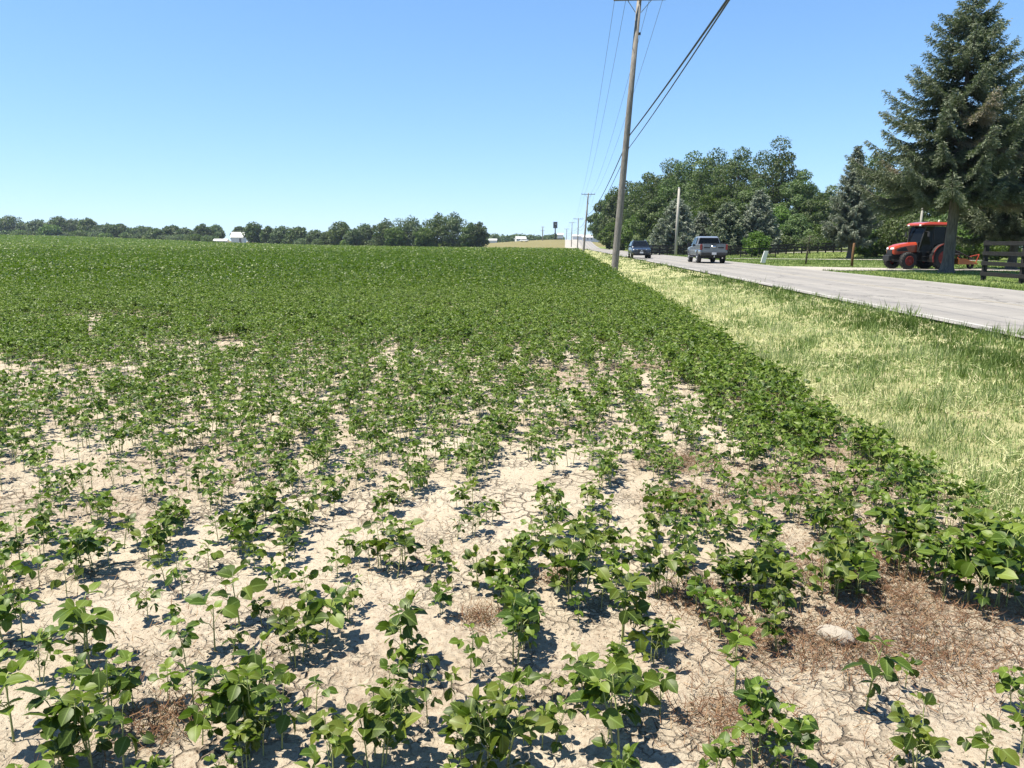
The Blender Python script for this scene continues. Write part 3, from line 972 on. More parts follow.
def utility_pole(label, px, d, ytop, r, lean, arms=((-.25, 1.3),), above=0.0, wireys=(7.4, 6.7), low=False):
    x, y = at(px, d)
    z0 = t1(x, y)
    H = zpix(px, ytop, d) - z0 + above
    o = tag(empty('utility_pole', (x, y, z0)), label, 'utility pole', 'utility poles along the field edge')
    t = G()
    tube(t, [(lean * z / 10, 0, z) for z in (-.6, 0, H * .3, H * .6, H)], [r * 1.12, r * 1.08, r, r * .86, r * .66], 14)
    t.build('shaft', M['polewood'], o, True)
    ends = []
    for dz, half in arms:
        za = H + dz
        xa = lean * za / 10
        a = G()
        box(a, (xa, -r * .8 - .055, za), (2 * half, .10, .12))
        ar = a.build('crossarm', M['polewood'], o, bevel=.01)
        b = G()
        for s in (-1, 1):
            tube(b, [(xa + s * .62, -r * .8 - .055, za - .05), (lean * (za - .6) / 10 + s * r * .75, -r * .4, za - .62)], .02, 5)
        b.build('brace', M['steel'], o)
        for q in (-.94, -.5, .42, .94):
            g = G()
            lathe(g, [(.012, .05), (.012, .12), (.05, .12), (.055, .16), (.03, .17), (.045, .19), (.045, .23), (.0, .25)], (xa + q * half, -r * .8 - .055, za + .01), 10, axis='z')
            g.build('insulator', M['porc'], ar, True)
            ends.append((x + xa + q * half, y - r * .8 - .055, z0 + za + .22))
    if not low:
        g = G()
        box(g, (lean * (H - 2.0) / 10 + r * .9, 0, H - 2.0), (.14, .12, .12))
        g.build('bracket', M['wire'], o, bevel=.01)
    comm = [(x + lean * (zz - z0) / 10 + r * .9, y - .02, zz) for zz in wireys]
    for cpt in comm:
        g = G()
        box(g, (cpt[0] - x - .03, 0, cpt[2] - z0), (.09, .07, .10))
        g.build('cable_clamp', M['steel'], o)
    return o, ends, comm


P1 = utility_pole('tall weathered utility pole in the grass beside the field, the nearest one', 615, 43.5, 0, .185, .62, arms=((-.35, 1.35),), above=.32)
P2 = utility_pole('leaning utility pole with a crossarm, second along the field edge', 583.5, 150, 193, .19, .62, wireys=(7.3, 6.4))
P3 = utility_pole('thin utility pole with a wide crossarm just left of the leaning second one', 577.5, 256, 218, .19, .1, arms=((-.3, 1.6),), wireys=(7.4, 6.6), low=True)
P4 = utility_pole('thin utility pole with a short crossarm, fourth along the field edge', 571.3, 330, 222, .18, .15, arms=((-.3, 1.3),), wireys=(7.4, 6.6), low=True)
P5 = utility_pole('faint far utility pole on the rise of the road, farthest one along the field edge', 566.3, 470, 228.5, .18, .1, arms=((-.3, 1.5),), wireys=(10.4, 9.6), low=True)
PX = utility_pole('grey utility pole on the dry grass rise, left of the tall sign', 542.5, 430, 226.5, .3, .0, arms=((-.3, 1.0), (-2.2, 1.2)), wireys=(9, 8.4), low=True)


def hang(pts, sag, r, name, mat, label, group, n=18):
    L = []
    for a, b in zip(pts[:-1], pts[1:]):
        a, b = np.array(a), np.array(b)
        s = sag * (np.linalg.norm(b - a) / 100) ** 2
        for q in np.linspace(0, 1, n)[:-1]:
            p = a + (b - a) * q
            L.append((p[0], p[1], p[2] - 4 * s * q * (1 - q)))
    L.append(tuple(pts[-1]))
    g = G()
    tube(g, L, r, 5)
    tag(g.build(name, mat, smooth=True), label, 'wire', group)


for q in range(4):
    ends = [P[1][q] for P in (P1, P2, P3, P4, P5)]
    e = np.array(ends[0])
    ends = [tuple(e + np.array([.25, -90, .3]))] + ends
    hang(ends, 1.3, .011, 'power_line', M['alu'], ['thin power line on the field end of the crossarms', 'thin power line second from the field end of the crossarms', 'thin power line second from the road end of the crossarms', 'thin power line on the road end of the crossarms'][q], 'power lines')
for q in range(2):
    e = np.array(P1[2][q])
    ends = [tuple(e + np.array([(1.05, .10)[q], -75, (.0, .35)[q]]))] + [P[2][q] for P in (P1, P2, P3, P4, P5)]
    hang(ends, [.9, 1.0][q], [.032, .019][q], 'communication_cable', M['wire'], ['thick black cable hung low on the utility poles, upper of the two', 'thinner black cable hung low on the utility poles, lower of the two'][q], 'communication cables')

x, y = at(676, 100)
z0 = t1(x, y)
o = tag(empty('bare_pole', (x, y, z0)), 'pale bare wooden pole without wires beyond the road, between the car and the pickup', 'pole')
H = zpix(677, 187.5, 100) - z0
g = G()
tube(g, [(0, 0, -.4), (.02, 0, H * .5), (.08, 0, H)], [.19, .17, .13], 12)
g.build('shaft', M['polepale'], o, True)
g = G()
lathe(g, [(.0, .04), (.15, .0), (.15, -.06)], (.08, 0, H), 12, axis='z')
g.build('cap', M['steel'], o, True)
x, y = at(918, 70)
z0 = t1(x, y)
H = zpix(918, 193, 70) - z0
g = G()
tube(g, [(0, 0, -.4), (.03, 0, H * .5), (.1, 0, H)], [.11, .10, .085], 10)
o = tag(empty('bare_pole', (x, y, z0)), 'slim brown bare pole rising behind the tractor cab', 'pole')
g.build('shaft', M['polepale'], o, True)
g = G()
box(g, (-.16, -.08, H * .55), (.16, .14, .34))
g.build('meter_box', M['steel'], o, bevel=.01)

# posts and marker on the lawn
x, y = at(853.5, 50.5)
z0 = t1(x, y)
H = zpix(854, 243, 50.5) - z0
g = G()
tube(g, [(0, 0, -.3), (.0, 0, H * .5), (.04, 0, H - .02), (.04, 0, H)], [.085, .08, .075, .06], 10)
o = g.build('wooden_post', M['postwood'], smooth=True)
o.location = (x, y, z0)
tag(o, 'reddish brown wooden post in the grass at the driveway mouth', 'post')
M['whitepl'] = simple('white_plastic', (0.624, 0.624, 0.608), .45, var=.06)
x, y = at(763.5, 58)
z0 = t1(x, y)
o = tag(empty('marker_post', (x, y, z0), R(8)), 'white leaning marker board stuck in the grass beyond the road', 'marker')
g = G()
sh = .24
loft(g, [[(-.17, -.05, -.1), (.17, -.05, -.1), (.17, .05, -.1), (-.17, .05, -.1)], [(-.17 + sh * .5, -.05, .45), (.17 + sh * .5, -.05, .45), (.17 + sh * .5, .05, .45), (-.17 + sh * .5, .05, .45)], [(-.15 + sh, -.05, .92), (.16 + sh, -.05, .92), (.16 + sh, .05, .92), (-.15 + sh, .05, .92)]])
g.build('panel', M['whitepl'], o, bevel=.012)
g = G()
box(g, (.10, 0, .0), (.42, .18, .08))
g.build('foot', M['steel'], o, bevel=.01)


# ------------------------------------------------------------------ fences
def fence_posts(o, pts, w, h, mat, name='post'):
    for (a, b, z) in pts:
        g = G()
        box(g, (a, b, z + h / 2 - .15), (w, w, h + .3))
        g.build(name, mat, o, bevel=.008)


o = tag(empty('board_fence', (16.05, 31.6, 0)), 'black four board farm fence beside the road at the right edge', 'fence')
ys = [31.6, 29.0, 26.4, 23.8]
fence_posts(o, [(0, yy - 31.6, t1(16.05, yy)) for yy in ys], .145, 1.55, M['blackboard'])
zz = t1(16.05, 31.6)
for hb in (1.43, 1.05, .67, .27):
    for a, b in zip(ys[:-1], ys[1:]):
        g = G()
        loft(g, [[(-.092 - .02, yv - 31.6 + e, t1(16.05, yv) + hb - .075), (-.092 + .02, yv - 31.6 + e, t1(16.05, yv) + hb - .075), (-.092 + .02, yv - 31.6 + e, t1(16.05, yv) + hb + .075), (-.092 - .02, yv - 31.6 + e, t1(16.05, yv) + hb + .075)] for yv, e in ((a, .07 if a == 31.6 else -.003), (b, .003))])
        g.build('rail', M['blackboard'], o, bevel=.006)

o = tag(empty('wire_fence', (0, 0, 0)), 'long low black fence along the foot of the wood', 'fence')
fp = [at(px, 103) for px in np.linspace(644, 905, 34)]
fp = [(a, b, t1(a, b)) for a, b in fp]
fence_posts(o, fp, .15, 1.3, M['blackboard'])
for hb, tt in ((1.22, .17), (.78, .16), (.36, .16)):
    g = G()
    for a, b in zip(fp[:-1], fp[1:]):
        loft(g, [[(p[0], p[1] - .08, p[2] + hb - tt / 2), (p[0], p[1] - .05, p[2] + hb - tt / 2), (p[0], p[1] - .05, p[2] + hb + tt / 2), (p[0], p[1] - .08, p[2] + hb + tt / 2)] for p in (a, b)])
    g.build('rail', M['blackboard'], o)
m, nt, out = newmat('fence_mesh')
tc = nt('ShaderNodeTexCoord').outputs['Object']
sx = nt('ShaderNodeSeparateXYZ', {0: tc})
fx = math_(nt, 'FRACT', math_(nt, 'MULTIPLY', sx.outputs[0], 6.0))
fz = math_(nt, 'FRACT', math_(nt, 'MULTIPLY', sx.outputs[2], 6.0))
wire_ = math_(nt, 'MAXIMUM', math_(nt, 'LESS_THAN', fx, .22), math_(nt, 'LESS_THAN', fz, .22))
p = nt('ShaderNodeBsdfPrincipled', {'Base Color': c4((.03, .03, .03)), 'Roughness': .6})
mx = nt('ShaderNodeMixShader', {0: wire_, 1: nt('ShaderNodeBsdfTransparent').outputs[0], 2: p.outputs[0]})
nt.l.new(mx.outputs[0], out.inputs[0])
g = G()
for a, b in zip(fp[:-1], fp[1:]):
    slab(g, [(a[0], a[1] + .065, a[2]), (b[0], b[1] + .065, b[2]), (b[0], b[1] + .065, b[2] + 1.2), (a[0], a[1] + .065, a[2] + 1.2)], .006)
g.build('wire_mesh', m, o)

o = tag(empty('rail_fence', (0, 0, 0)), 'short black rail fence section on the lawn behind the white marker board', 'fence')
fp = [at(px, 86) for px in (741, 752.5, 759.5, 776)]
fp = [(a, b, t1(a, b)) for a, b in fp]
fence_posts(o, fp, .09, 1.05, M['blackboard'])
for hb in (1.0, .18):
    g = G()
    for a, b in zip(fp[:-1], fp[1:]):
        loft(g, [[(p[0], p[1] - .085, p[2] + hb - .05), (p[0], p[1] - .05, p[2] + hb - .05), (p[0], p[1] - .05, p[2] + hb + .05), (p[0], p[1] - .085, p[2] + hb + .05)] for p in (a, b)])
    g.build('rail', M['blackboard'], o)

# ------------------------------------------------------------------ far buildings, sign
M['whitewall'] = simple('white_siding', (0.624, 0.624, 0.608), .6, var=.05, scale=1)
M['greyroof'] = simple('pale_metal_roof', (0.544, 0.544, 0.536), .5, var=.08, scale=1)
M['darkroof'] = simple('dark_roof', (.16, .15, .15), .7, var=.2, scale=1)
M['darkglass'] = simple('dark_glass', (.012, .015, .018), .08, spec=.6)


def gable(name, label, px, d, wid, dep, he, hr, rz, roof, cat='building', doors=1, wins=3, dz=0.0):
    x, y = at(px, d)
    o = tag(empty(name, (x, y, t1(x, y) + dz), rz), label, cat)
    g = G()
    w2, d2 = wid / 2, dep / 2
    loft(g, [[(sx_, -d2, -.5), (sx_, d2, -.5), (sx_, d2, he), (sx_, 0, hr), (sx_, -d2, he)] for sx_ in (-w2, w2)])
    g.build('wall', M['whitewall'], o)
    g = G()
    for s in (-1, 1):
        slab(g, [(-w2 - .3, s * (d2 + .35), he - .15), (w2 + .3, s * (d2 + .35), he - .15), (w2 + .3, 0, hr + .14), (-w2 - .3, 0, hr + .14)][::s], .12)
    g.build('roof', roof, o)
    for q in range(doors):
        g = G()
        box(g, (w2 * .45, -d2 - .03, he * .38), (wid * .16, .06, he * .76))
        g.build('door', M['darkroof'], o)
    for q in range(wins):
        g = G()
        box(g, (-w2 * .8 + q * wid * .22, -d2 - .03, he * .55), (wid * .08, .06, he * .25))
        g.build('window', M['darkglass'], o)
    return o


gable('barn', 'white barn with a steep roof among the far trees', 239, 415, 6.4, 6, 3.0, 5.4, R(12), M['greyroof'], 'barn', 1, 0)
gable('shed', 'low white shed left of the barn at the field edge', 221.5, 412, 6.5, 5, 1.1, 1.7, R(12), M['greyroof'], 'shed', 0, 1)
gable('farm_building', 'small white building with a gable on the dry rise left of the tall sign', 520.5, 520, 6.5, 5, 1.6, 2.7, R(15), M['greyroof'], doors=1, wins=2, dz=.5)
gable('farm_building', 'pale low building at the right end of the far clump of trees', 493, 470, 4.5, 4, 1.1, 1.7, R(0), M['greyroof'], doors=0, wins=1, dz=.6)
gable('warehouse', 'long white building with dark windows beside the far road, right of the leaning second pole', 590.5, 420, 9, 7, 2.2, 2.8, R(0), M['greyroof'], doors=0, wins=3, dz=0)
# box trailer by the far road
gable('warehouse', 'large bright white building behind the far utility poles', 581, 520, 12, 10, 2.6, 3.2, R(3), M['greyroof'], doors=0, wins=0, dz=.2)
gable('warehouse', 'tiny white building right below the tall sign', 560, 560, 4, 4, 2.2, 3.0, R(0), M['greyroof'], doors=0, wins=0, dz=2.0)

x, y = at(555, 520)
z0 = t1(x, y)
o = tag(empty('roadside_sign', (x, y, z0)), 'tall dark square sign on a single post above the far rise', 'sign')
zt, zb = zpix(555, 221.8, 520) - z0, zpix(555, 228.2, 520) - z0
g = G()
tube(g, [(0, 0, -1), (0, 0, zb + .1)], .38, 10)
g.build('post', M['blackboard'], o, True)
M['signdark'] = simple('dark_sign_face', (.022, .026, .034), .5, var=.2, scale=.5)
g = G()
box(g, (0, 0, (zt + zb) / 2), (2.75, .6, zt - zb))
pn = g.build('panel', M['signdark'], o, bevel=.04)
M['signpale'] = simple('pale_sign_mark', (0.154, 0.175, 0.210), .5)
g = G()
box(g, (.25, -.33, zb + (zt - zb) * .62), (1.1, .03, (zt - zb) * .22))
g.build('emblem', M['signpale'], pn)
x, y = at(514.5, 420)
z0 = t1(x, y)
o = tag(empty('lamp_post', (x, y, z0)), 'small pale lamp post on the dry rise left of the white gabled building', 'lamp post')
H = zpix(514.5, 239.3, 420) - z0
g = G()
tube(g, [(0, 0, -.5), (0, 0, H)], [.16, .12], 8)
g.build('post', M['polepale'], o, True)
g = G()
box(g, (0, -.05, H + .2), (.8, .5, .5))
g.build('lamp_head', M['whitepl'], o, bevel=.08)
# ------------------------------------------------------------------ vehicles
def paint(name, col, rough=.32, metal=.3, coat=.6):
    return simple(name, col, rough, metal, .5, var=.06, scale=3, coat=coat)


M['navy'] = paint('dark_blue_car_paint', (0.018, 0.027, 0.045))
M['greypaint'] = paint('grey_truck_paint', (0.190, 0.198, 0.211))
M['rubber'] = simple('tyre_rubber', (.018, .018, .018), .85, var=.3)
M['rim'] = simple('alloy_rim', (.32, .33, .34), .35, .8)
M['blackpl'] = simple('black_plastic', (.014, .014, .015), .6)
M['glass'] = simple('tinted_glass', (.005, .006, .007), .08, spec=.14)
M['chrome'] = simple('chrome', (.6, .6, .6), .15, 1.0)
M['lens'] = simple('headlight_lens', (.72, .74, .76), .12, spec=.8)
M['redlens'] = simple('tail_light_lens', (.16, .008, .008), .15, spec=.7)
M['plate'] = simple('licence_plate', (0.525, 0.532, 0.546), .45)
M['orange'] = paint('tractor_orange_paint', (0.34, 0.038, 0.010), .42, .0)
M['orangerim'] = simple('orange_rim_paint', (.24, .022, .010), .6, var=.15)
M['yellow'] = simple('yellow_implement_paint', (0.146, 0.050, 0.008), .5, var=.2)


def wheel(o, x, y, r, w, side, rimmat, lugs=False, rimr=.62):
    g = G()
    lathe(g, [(r * rimr, -w / 2), (r * .86, -w / 2), (r * .97, -w * .40), (r, -w * .2), (r, w * .2), (r * .97, w * .40), (r * .86, w / 2), (r * rimr, w / 2), (r * rimr, -w / 2)], (x, y, r), 32)
    if lugs:
        n = 20
        for q in range(n):
            a = q * 2 * math.pi / n
            for s in (-1, 1):
                aa = a + (s * .5) * math.pi / n
                Mx = Matrix.Rotation(aa, 3, 'X') @ Matrix.Rotation(s * .6, 3, 'Z')
                box(g, (x + s * w * .22, y - math.sin(aa) * r * 1.0, r + math.cos(aa) * r * 1.0), (w * .55, r * .085, r * .085), Mx)
    ty = g.build('wheel', M['rubber'], o, not lugs)
    g = G()
    e = side * w / 2
    lathe(g, [(r * rimr * 1.01, e), (r * rimr * .93, e + side * .012), (r * rimr * .88, e - side * .05), (r * .2, e - side * .03), (r * .17, e + side * .01), (.0, e + side * .012)], (x, y, r), 24)
    for q in range(5 if not lugs else 8):
        a = q * 2 * math.pi / (5 if not lugs else 8)
        Mx = Matrix.Rotation(a, 3, 'X')
        box(g, (x + e - side * .02, y - math.sin(a) * r * .38, r + math.cos(a) * r * .38), (.03, r * .12, r * .5), Mx)
    g.build('rim', rimmat, ty)


def bodysec(y, z0, z1, w, tuck=.06):
    return [(-w * .86, y, z0), (-w, y, z0 + .14), (-w * 1.005, y, (z0 + z1) / 2 + .06), (-w * .965, y, z1 - .05), (-w * (.965 - tuck), y, z1),
            (w * (.965 - tuck), y, z1), (w * .965, y, z1 - .05), (w * 1.005, y, (z0 + z1) / 2 + .06), (w, y, z0 + .14), (w * .86, y, z0)]


def cabsec(y, zb, zt, wb, wt):
    return [(-wb, y, zb), (-wt, y, zt - .04), (-wt * .9, y, zt), (wt * .9, y, zt), (wt, y, zt - .04), (wb, y, zb)]


def sub(o, name, mat, fn, bevel=0.0, smooth=False):
    g = G()
    fn(g)
    return g.build(name, mat, o, smooth, bevel)


# ---- oncoming car
vx, vy = at(639.5, 77)
car = tag(empty('car', (vx, vy, t1(vx, vy) + .032), R(180.6)), 'dark blue car with roof rails driving towards the camera on the near lane', 'car')
sub(car, 'body', M['navy'], lambda g: loft(g, [bodysec(-2.3, .46, .98, .84), bodysec(-2.2, .34, 1.06, .91), bodysec(-1.2, .27, 1.08, .95), bodysec(.8, .27, 1.08, .95), bodysec(1.15, .27, 1.06, .95, .1), bodysec(1.95, .30, .97, .93, .12), bodysec(2.24, .36, .88, .87, .12), bodysec(2.32, .42, .78, .80)]), .03)
cab = sub(car, 'cabin', M['navy'], lambda g: loft(g, [cabsec(-2.15, 1.04, 1.10, .86, .80), cabsec(-1.9, 1.04, 1.60, .88, .66), cabsec(-1.0, 1.04, 1.69, .90, .68), cabsec(.15, 1.04, 1.68, .90, .68), cabsec(1.12, 1.04, 1.09, .88, .82)]), .02)
sub(cab, 'windshield', M['glass'], lambda g: slab(g, [(-.78, 1.06, 1.135), (.78, 1.06, 1.135), (.61, .24, 1.635), (-.61, .24, 1.635)], .03))
sub(cab, 'rear_window', M['glass'], lambda g: slab(g, [(.70, -2.13, 1.2), (-.70, -2.13, 1.2), (-.58, -1.93, 1.56), (.58, -1.93, 1.56)], .03))
for s in (-1, 1):
    for (ya, yb, yc, yd) in ((.95, -.35, -.35, .25), (-.45, -1.75, -1.6, -.45)):
        q = [(s * .905, ya, 1.10), (s * .905, yb, 1.10), (s * .715, yc, 1.60), (s * .715, yd, 1.60)]
        sub(cab, 'side_window', M['glass'], lambda g: slab(g, q, .02))
    sub(car, 'roof_rail', M['chrome'], lambda g: tube(g, [(s * .60, -1.6, 1.67), (s * .60, -1.4, 1.745), (s * .60, .0, 1.745), (s * .60, .2, 1.69)], .022, 6))
    sub(car, 'headlight', M['lens'], lambda g: loft(g, [[(s * .40, 2.27, .78), (s * .86, 2.05, .80), (s * .86, 2.05, .90), (s * .42, 2.25, .865)], [(s * .40, 2.31, .78), (s * .86, 2.12, .80), (s * .86, 2.10, .89), (s * .42, 2.28, .86)]]))
    sub(car, 'mirror', M['navy'], lambda g: box(g, (s * 1.03, .78, 1.12), (.22, .12, .16)), .03)
    sub(car, 'fog_light', M['blackpl'], lambda g: box(g, (s * .66, 2.30, .50), (.26, .06, .12)), .02)
sub(car, 'grille', M['blackpl'], lambda g: box(g, (0, 2.30, .72), (.74, .08, .20)), .02)
sub(car, 'lower_grille', M['blackpl'], lambda g: box(g, (0, 2.315, .48), (.98, .06, .16)), .02)
sub(car, 'badge', M['chrome'], lambda g: lathe(g, [(0, .02), (.07, .015), (.075, .0)], (0, 2.345, .74), 14, axis='x') if False else box(g, (0, 2.345, .74), (.14, .012, .08)), .004)
sub(car, 'licence_plate', M['plate'], lambda g: box(g, (0, 2.36, .56), (.32, .012, .15)), .003)
for sx_ in (-1, 1):
    for yy in (-1.42, 1.42):
        sub(car, 'wheel_arch', M['blackpl'], lambda g: lathe(g, [(.0, sx_ * .02), (.415, sx_ * .02), (.43, sx_ * -.01), (.43, sx_ * -.22)], (sx_ * .945, yy, .40), 26))
        wheel(car, sx_ * .85, yy, .355, .24, sx_, M['rim'])

# ---- pickup
vx, vy = at(706.5, 58.5)
pk = tag(empty('pickup_truck', (vx, vy, t1(vx, vy) + .032), R(.8)), 'grey pickup truck seen from behind, driving away on the far lane', 'pickup truck')
sub(pk, 'body', M['greypaint'], lambda g: loft(g, [bodysec(-2.90, .62, 1.00, .93, .02), bodysec(-2.84, .55, 1.00, .97, .02), bodysec(-.95, .45, 1.00, .985, .02), bodysec(-.90, .42, 1.18, .985, .04), bodysec(1.2, .42, 1.18, .985, .04), bodysec(1.5, .42, 1.20, .985, .10), bodysec(2.5, .45, 1.16, .97, .12), bodysec(2.86, .52, 1.06, .92, .10), bodysec(2.92, .60, .98, .86)]), .03)
for s in (-1, 1):
    sub(pk, 'bed_side', M['greypaint'], lambda g: box(g, (s * .93, -1.87, 1.17), (.10, 1.95, .36)), .025)
tg = sub(pk, 'tailgate', M['greypaint'], lambda g: box(g, (0, -2.86, 1.085), (1.58, .10, .60)), .025)
sub(tg, 'badge', M['chrome'], lambda g: g.add([(.19 * math.cos(a), -2.915 - .012 * b, 1.16 + .08 * math.sin(a)) for b in (0, 1) for a in np.linspace(0, 2 * math.pi, 21)[:-1]] + [(0, -2.935, 1.16)], [[20 + q, 20 + (q + 1) % 20, 40] for q in range(20)], [[q, (q + 1) % 20, 20 + (q + 1) % 20, 20 + q] for q in range(20)]), smooth=True)
sub(tg, 'handle', M['blackpl'], lambda g: box(g, (0, -2.915, 1.31), (.30, .03, .06)), .01)
sub(tg, 'lip', M['blackpl'], lambda g: box(g, (0, -2.86, 1.40), (1.60, .14, .03)), .01)
for s in (-1, 1):
    sub(tg, 'trim', M['blackpl'], lambda g: box(g, (s * .50, -2.914, 1.11), (.42, .012, .09)), .003)
sub(pk, 'front_wall', M['greypaint'], lambda g: box(g, (0, -.94, 1.17), (1.76, .08, .36)), .02)
cab = sub(pk, 'cab', M['greypaint'], lambda g: loft(g, [cabsec(-.92, 1.15, 1.20, .90, .86), cabsec(-.80, 1.15, 1.84, .93, .72), cabsec(-.3, 1.15, 1.93, .94, .74), cabsec(.55, 1.15, 1.92, .94, .74), cabsec(1.5, 1.15, 1.22, .92, .86)]), .025)
sub(cab, 'rear_window', M['glass'], lambda g: slab(g, [(.80, -.935, 1.27), (-.80, -.935, 1.27), (-.66, -.83, 1.80), (.66, -.83, 1.80)], .03))
sub(cab, 'windshield', M['glass'], lambda g: slab(g, [(-.82, 1.42, 1.28), (.82, 1.42, 1.28), (.67, .64, 1.86), (-.67, .64, 1.86)], .03))
for s in (-1, 1):
    for (ya, yb, yc, yd) in ((1.25, .22, .22, .62), (.12, -.72, -.62, .12)):
        q = [(s * .945, ya, 1.24), (s * .945, yb, 1.24), (s * .775, yc, 1.82), (s * .775, yd, 1.82)]
        sub(cab, 'side_window', M['glass'], lambda g: slab(g, q, .02))
    sub(pk, 'tail_light', M['redlens'], lambda g: box(g, (s * .90, -2.87, 1.14), (.15, .12, .40)), .02)
    sub(pk, 'mirror', M['blackpl'], lambda g: (box(g, (s * 1.14, .95, 1.32), (.24, .12, .26)), box(g, (s * .99, .97, 1.25), (.16, .06, .06))), .02)
    sub(pk, 'door', M['greypaint'], lambda g: box(g, (s * .985, .70, .86), (.025, 1.05, .58)), .01)
    sub(pk, 'door', M['greypaint'], lambda g: box(g, (s * .985, -.32, .86), (.025, .88, .58)), .01)
    sub(pk, 'running_board', M['blackpl'], lambda g: box(g, (s * .98, .25, .42), (.16, 1.9, .07)), .02)
    sub(pk, 'headlight', M['lens'], lambda g: box(g, (s * .74, 2.84, .96), (.34, .14, .22)), .03)
    sub(pk, 'exhaust', M['chrome'], lambda g: tube(g, [(s * .62, -2.5, .40), (s * .62, -2.93, .38)], .05, 10)) if s > 0 else None
bp = sub(pk, 'rear_bumper', M['blackpl'], lambda g: box(g, (0, -2.97, .66), (1.84, .20, .22)), .04)
sub(bp, 'licence_plate', M['plate'], lambda g: box(g, (0, -3.075, .69), (.32, .012, .16)), .003)
sub(bp, 'hitch', M['chrome'], lambda g: (box(g, (0, -3.02, .47), (.07, .26, .07)), lathe(g, [(.0, .58), (.035, .56), (.035, .53), (.02, .50)], (0, -3.12, 0), 10, axis='z')))
sub(pk, 'bed_floor', M['blackpl'], lambda g: box(g, (0, -1.87, 1.006), (1.74, 1.8, .02)))
sub(pk, 'underbody', M['blackpl'], lambda g: (box(g, (0, 0, .46), (1.5, 5.2, .16)), tube(g, [(-.8, -1.78, .40), (.8, -1.78, .40)], .07, 8), lathe(g, [(0, -.16), (.14, -.1), (.16, 0), (.14, .1), (0, .16)], (0, -1.78, .40), 12)))
for sx_ in (-1, 1):
    for yy in (-1.78, 1.82):
        sub(pk, 'wheel_arch', M['blackpl'], lambda g: lathe(g, [(.0, sx_ * .02), (.46, sx_ * .02), (.475, sx_ * -.01), (.475, sx_ * -.25)], (sx_ * .975, yy, .47), 26))
        wheel(pk, sx_ * .86, yy, .41, .28, sx_, M['rim'])

# ---- tractor
vx, vy = at(919, 45.6)
TR = empty('tractor', (vx, vy, t1(vx, vy) + .03), R(103 + 1))
tag(TR, 'orange tractor with a glass cab on the driveway behind the big spruce trunk', 'tractor')


def hs(y, z0, z1, wb, wt):
    return [(-wb, y, z0), (-wb, y, z1 - .16), (-wt, y, z1 - .03), (-wt * .6, y, z1), (wt * .6, y, z1), (wt, y, z1 - .03), (wb, y, z1 - .16), (wb, y, z0)]


hood = sub(TR, 'hood', M['orange'], lambda g: loft(g, [hs(.30, .98, 1.54, .40, .33), hs(.9, .92, 1.50, .39, .32), hs(1.5, .84, 1.40, .37, .29), hs(1.78, .82, 1.30, .34, .26), hs(1.86, .86, 1.20, .30, .22)]), .025)
sub(hood, 'grille', M['blackpl'], lambda g: loft(g, [[(-.27, 1.80, .70), (.27, 1.80, .70), (.24, 1.82, 1.10), (-.24, 1.82, 1.10)], [(-.26, 1.90, .70), (.26, 1.90, .70), (.21, 1.90, 1.08), (-.21, 1.90, 1.08)]]), .015)
for s in (-1, 1):
    sub(hood, 'headlight', M['lens'], lambda g: loft(g, [[(s * .10, 1.84, 1.12), (s * .30, 1.78, 1.12), (s * .29, 1.76, 1.22), (s * .10, 1.82, 1.20)], [(s * .10, 1.905, 1.12), (s * .315, 1.86, 1.12), (s * .30, 1.83, 1.22), (s * .10, 1.88, 1.20)]]))
    sub(hood, 'side_vent', M['blackpl'], lambda g: loft(g, [[(s * xx, .95, 1.02), (s * xx, 1.68, 1.00), (s * xx, 1.66, 1.12), (s * xx, 1.15, 1.27)] for xx in (.33, .408)]))
sub(TR, 'chassis', M['blackpl'], lambda g: (box(g, (0, .95, .72), (.46, 1.7, .36)), box(g, (0, -.55, .72), (.62, 1.6, .50)), box(g, (0, 1.15, .47), (1.30, .18, .16)), box(g, (0, -1.0, .66), (1.3, .24, .24)), box(g, (0, 1.98, .62), (.56, .22, .30))), .03)
cb = sub(TR, 'cab', M['blackpl'], lambda g: (
    [tube(g, pts, .038, 6) for s in (-1, 1) for pts in ([(s * .52, .42, 1.0), (s * .60, .30, 1.75), (s * .62, .12, 2.44)], [(s * .68, -.38, .95), (s * .66, -.38, 2.44)], [(s * .64, -1.12, 1.25), (s * .62, -1.15, 2.44)], [(s * .52, .42, 1.0), (s * .68, -.38, .95)], [(s * .68, -.38, 1.15), (s * .64, -1.12, 1.28)])],
    box(g, (0, -.35, .98), (1.24, 1.5, .10)), box(g, (0, .40, 1.25), (.95, .06, .55)), box(g, (0, -1.1, 1.2), (1.2, .06, .35))), .0)
sub(cb, 'windshield', M['glass'], lambda g: slab(g, [(-.56, .36, 1.50), (.56, .36, 1.50), (.60, .13, 2.42), (-.60, .13, 2.42)], .012))
sub(cb, 'rear_window', M['glass'], lambda g: slab(g, [(.60, -1.15, 1.38), (-.60, -1.15, 1.38), (-.60, -1.15, 2.42), (.60, -1.15, 2.42)], .012))
for s in (-1, 1):
    sub(cb, 'door', M['glass'], lambda g: slab(g, [(s * .545, .38, 1.05), (s * .685, -.36, 1.02), (s * .66, -.36, 2.42), (s * .615, .13, 2.42)], .012))
    sub(cb, 'side_window', M['glass'], lambda g: slab(g, [(s * .68, -.40, 1.2), (s * .645, -1.10, 1.32), (s * .625, -1.13, 2.42), (s * .66, -.40, 2.42)], .012))
sub(cb, 'seat', M['blackpl'], lambda g: (box(g, (0, -.6, 1.25), (.5, .5, .14)), box(g, (0, -.84, 1.58), (.48, .12, .6))), .03)
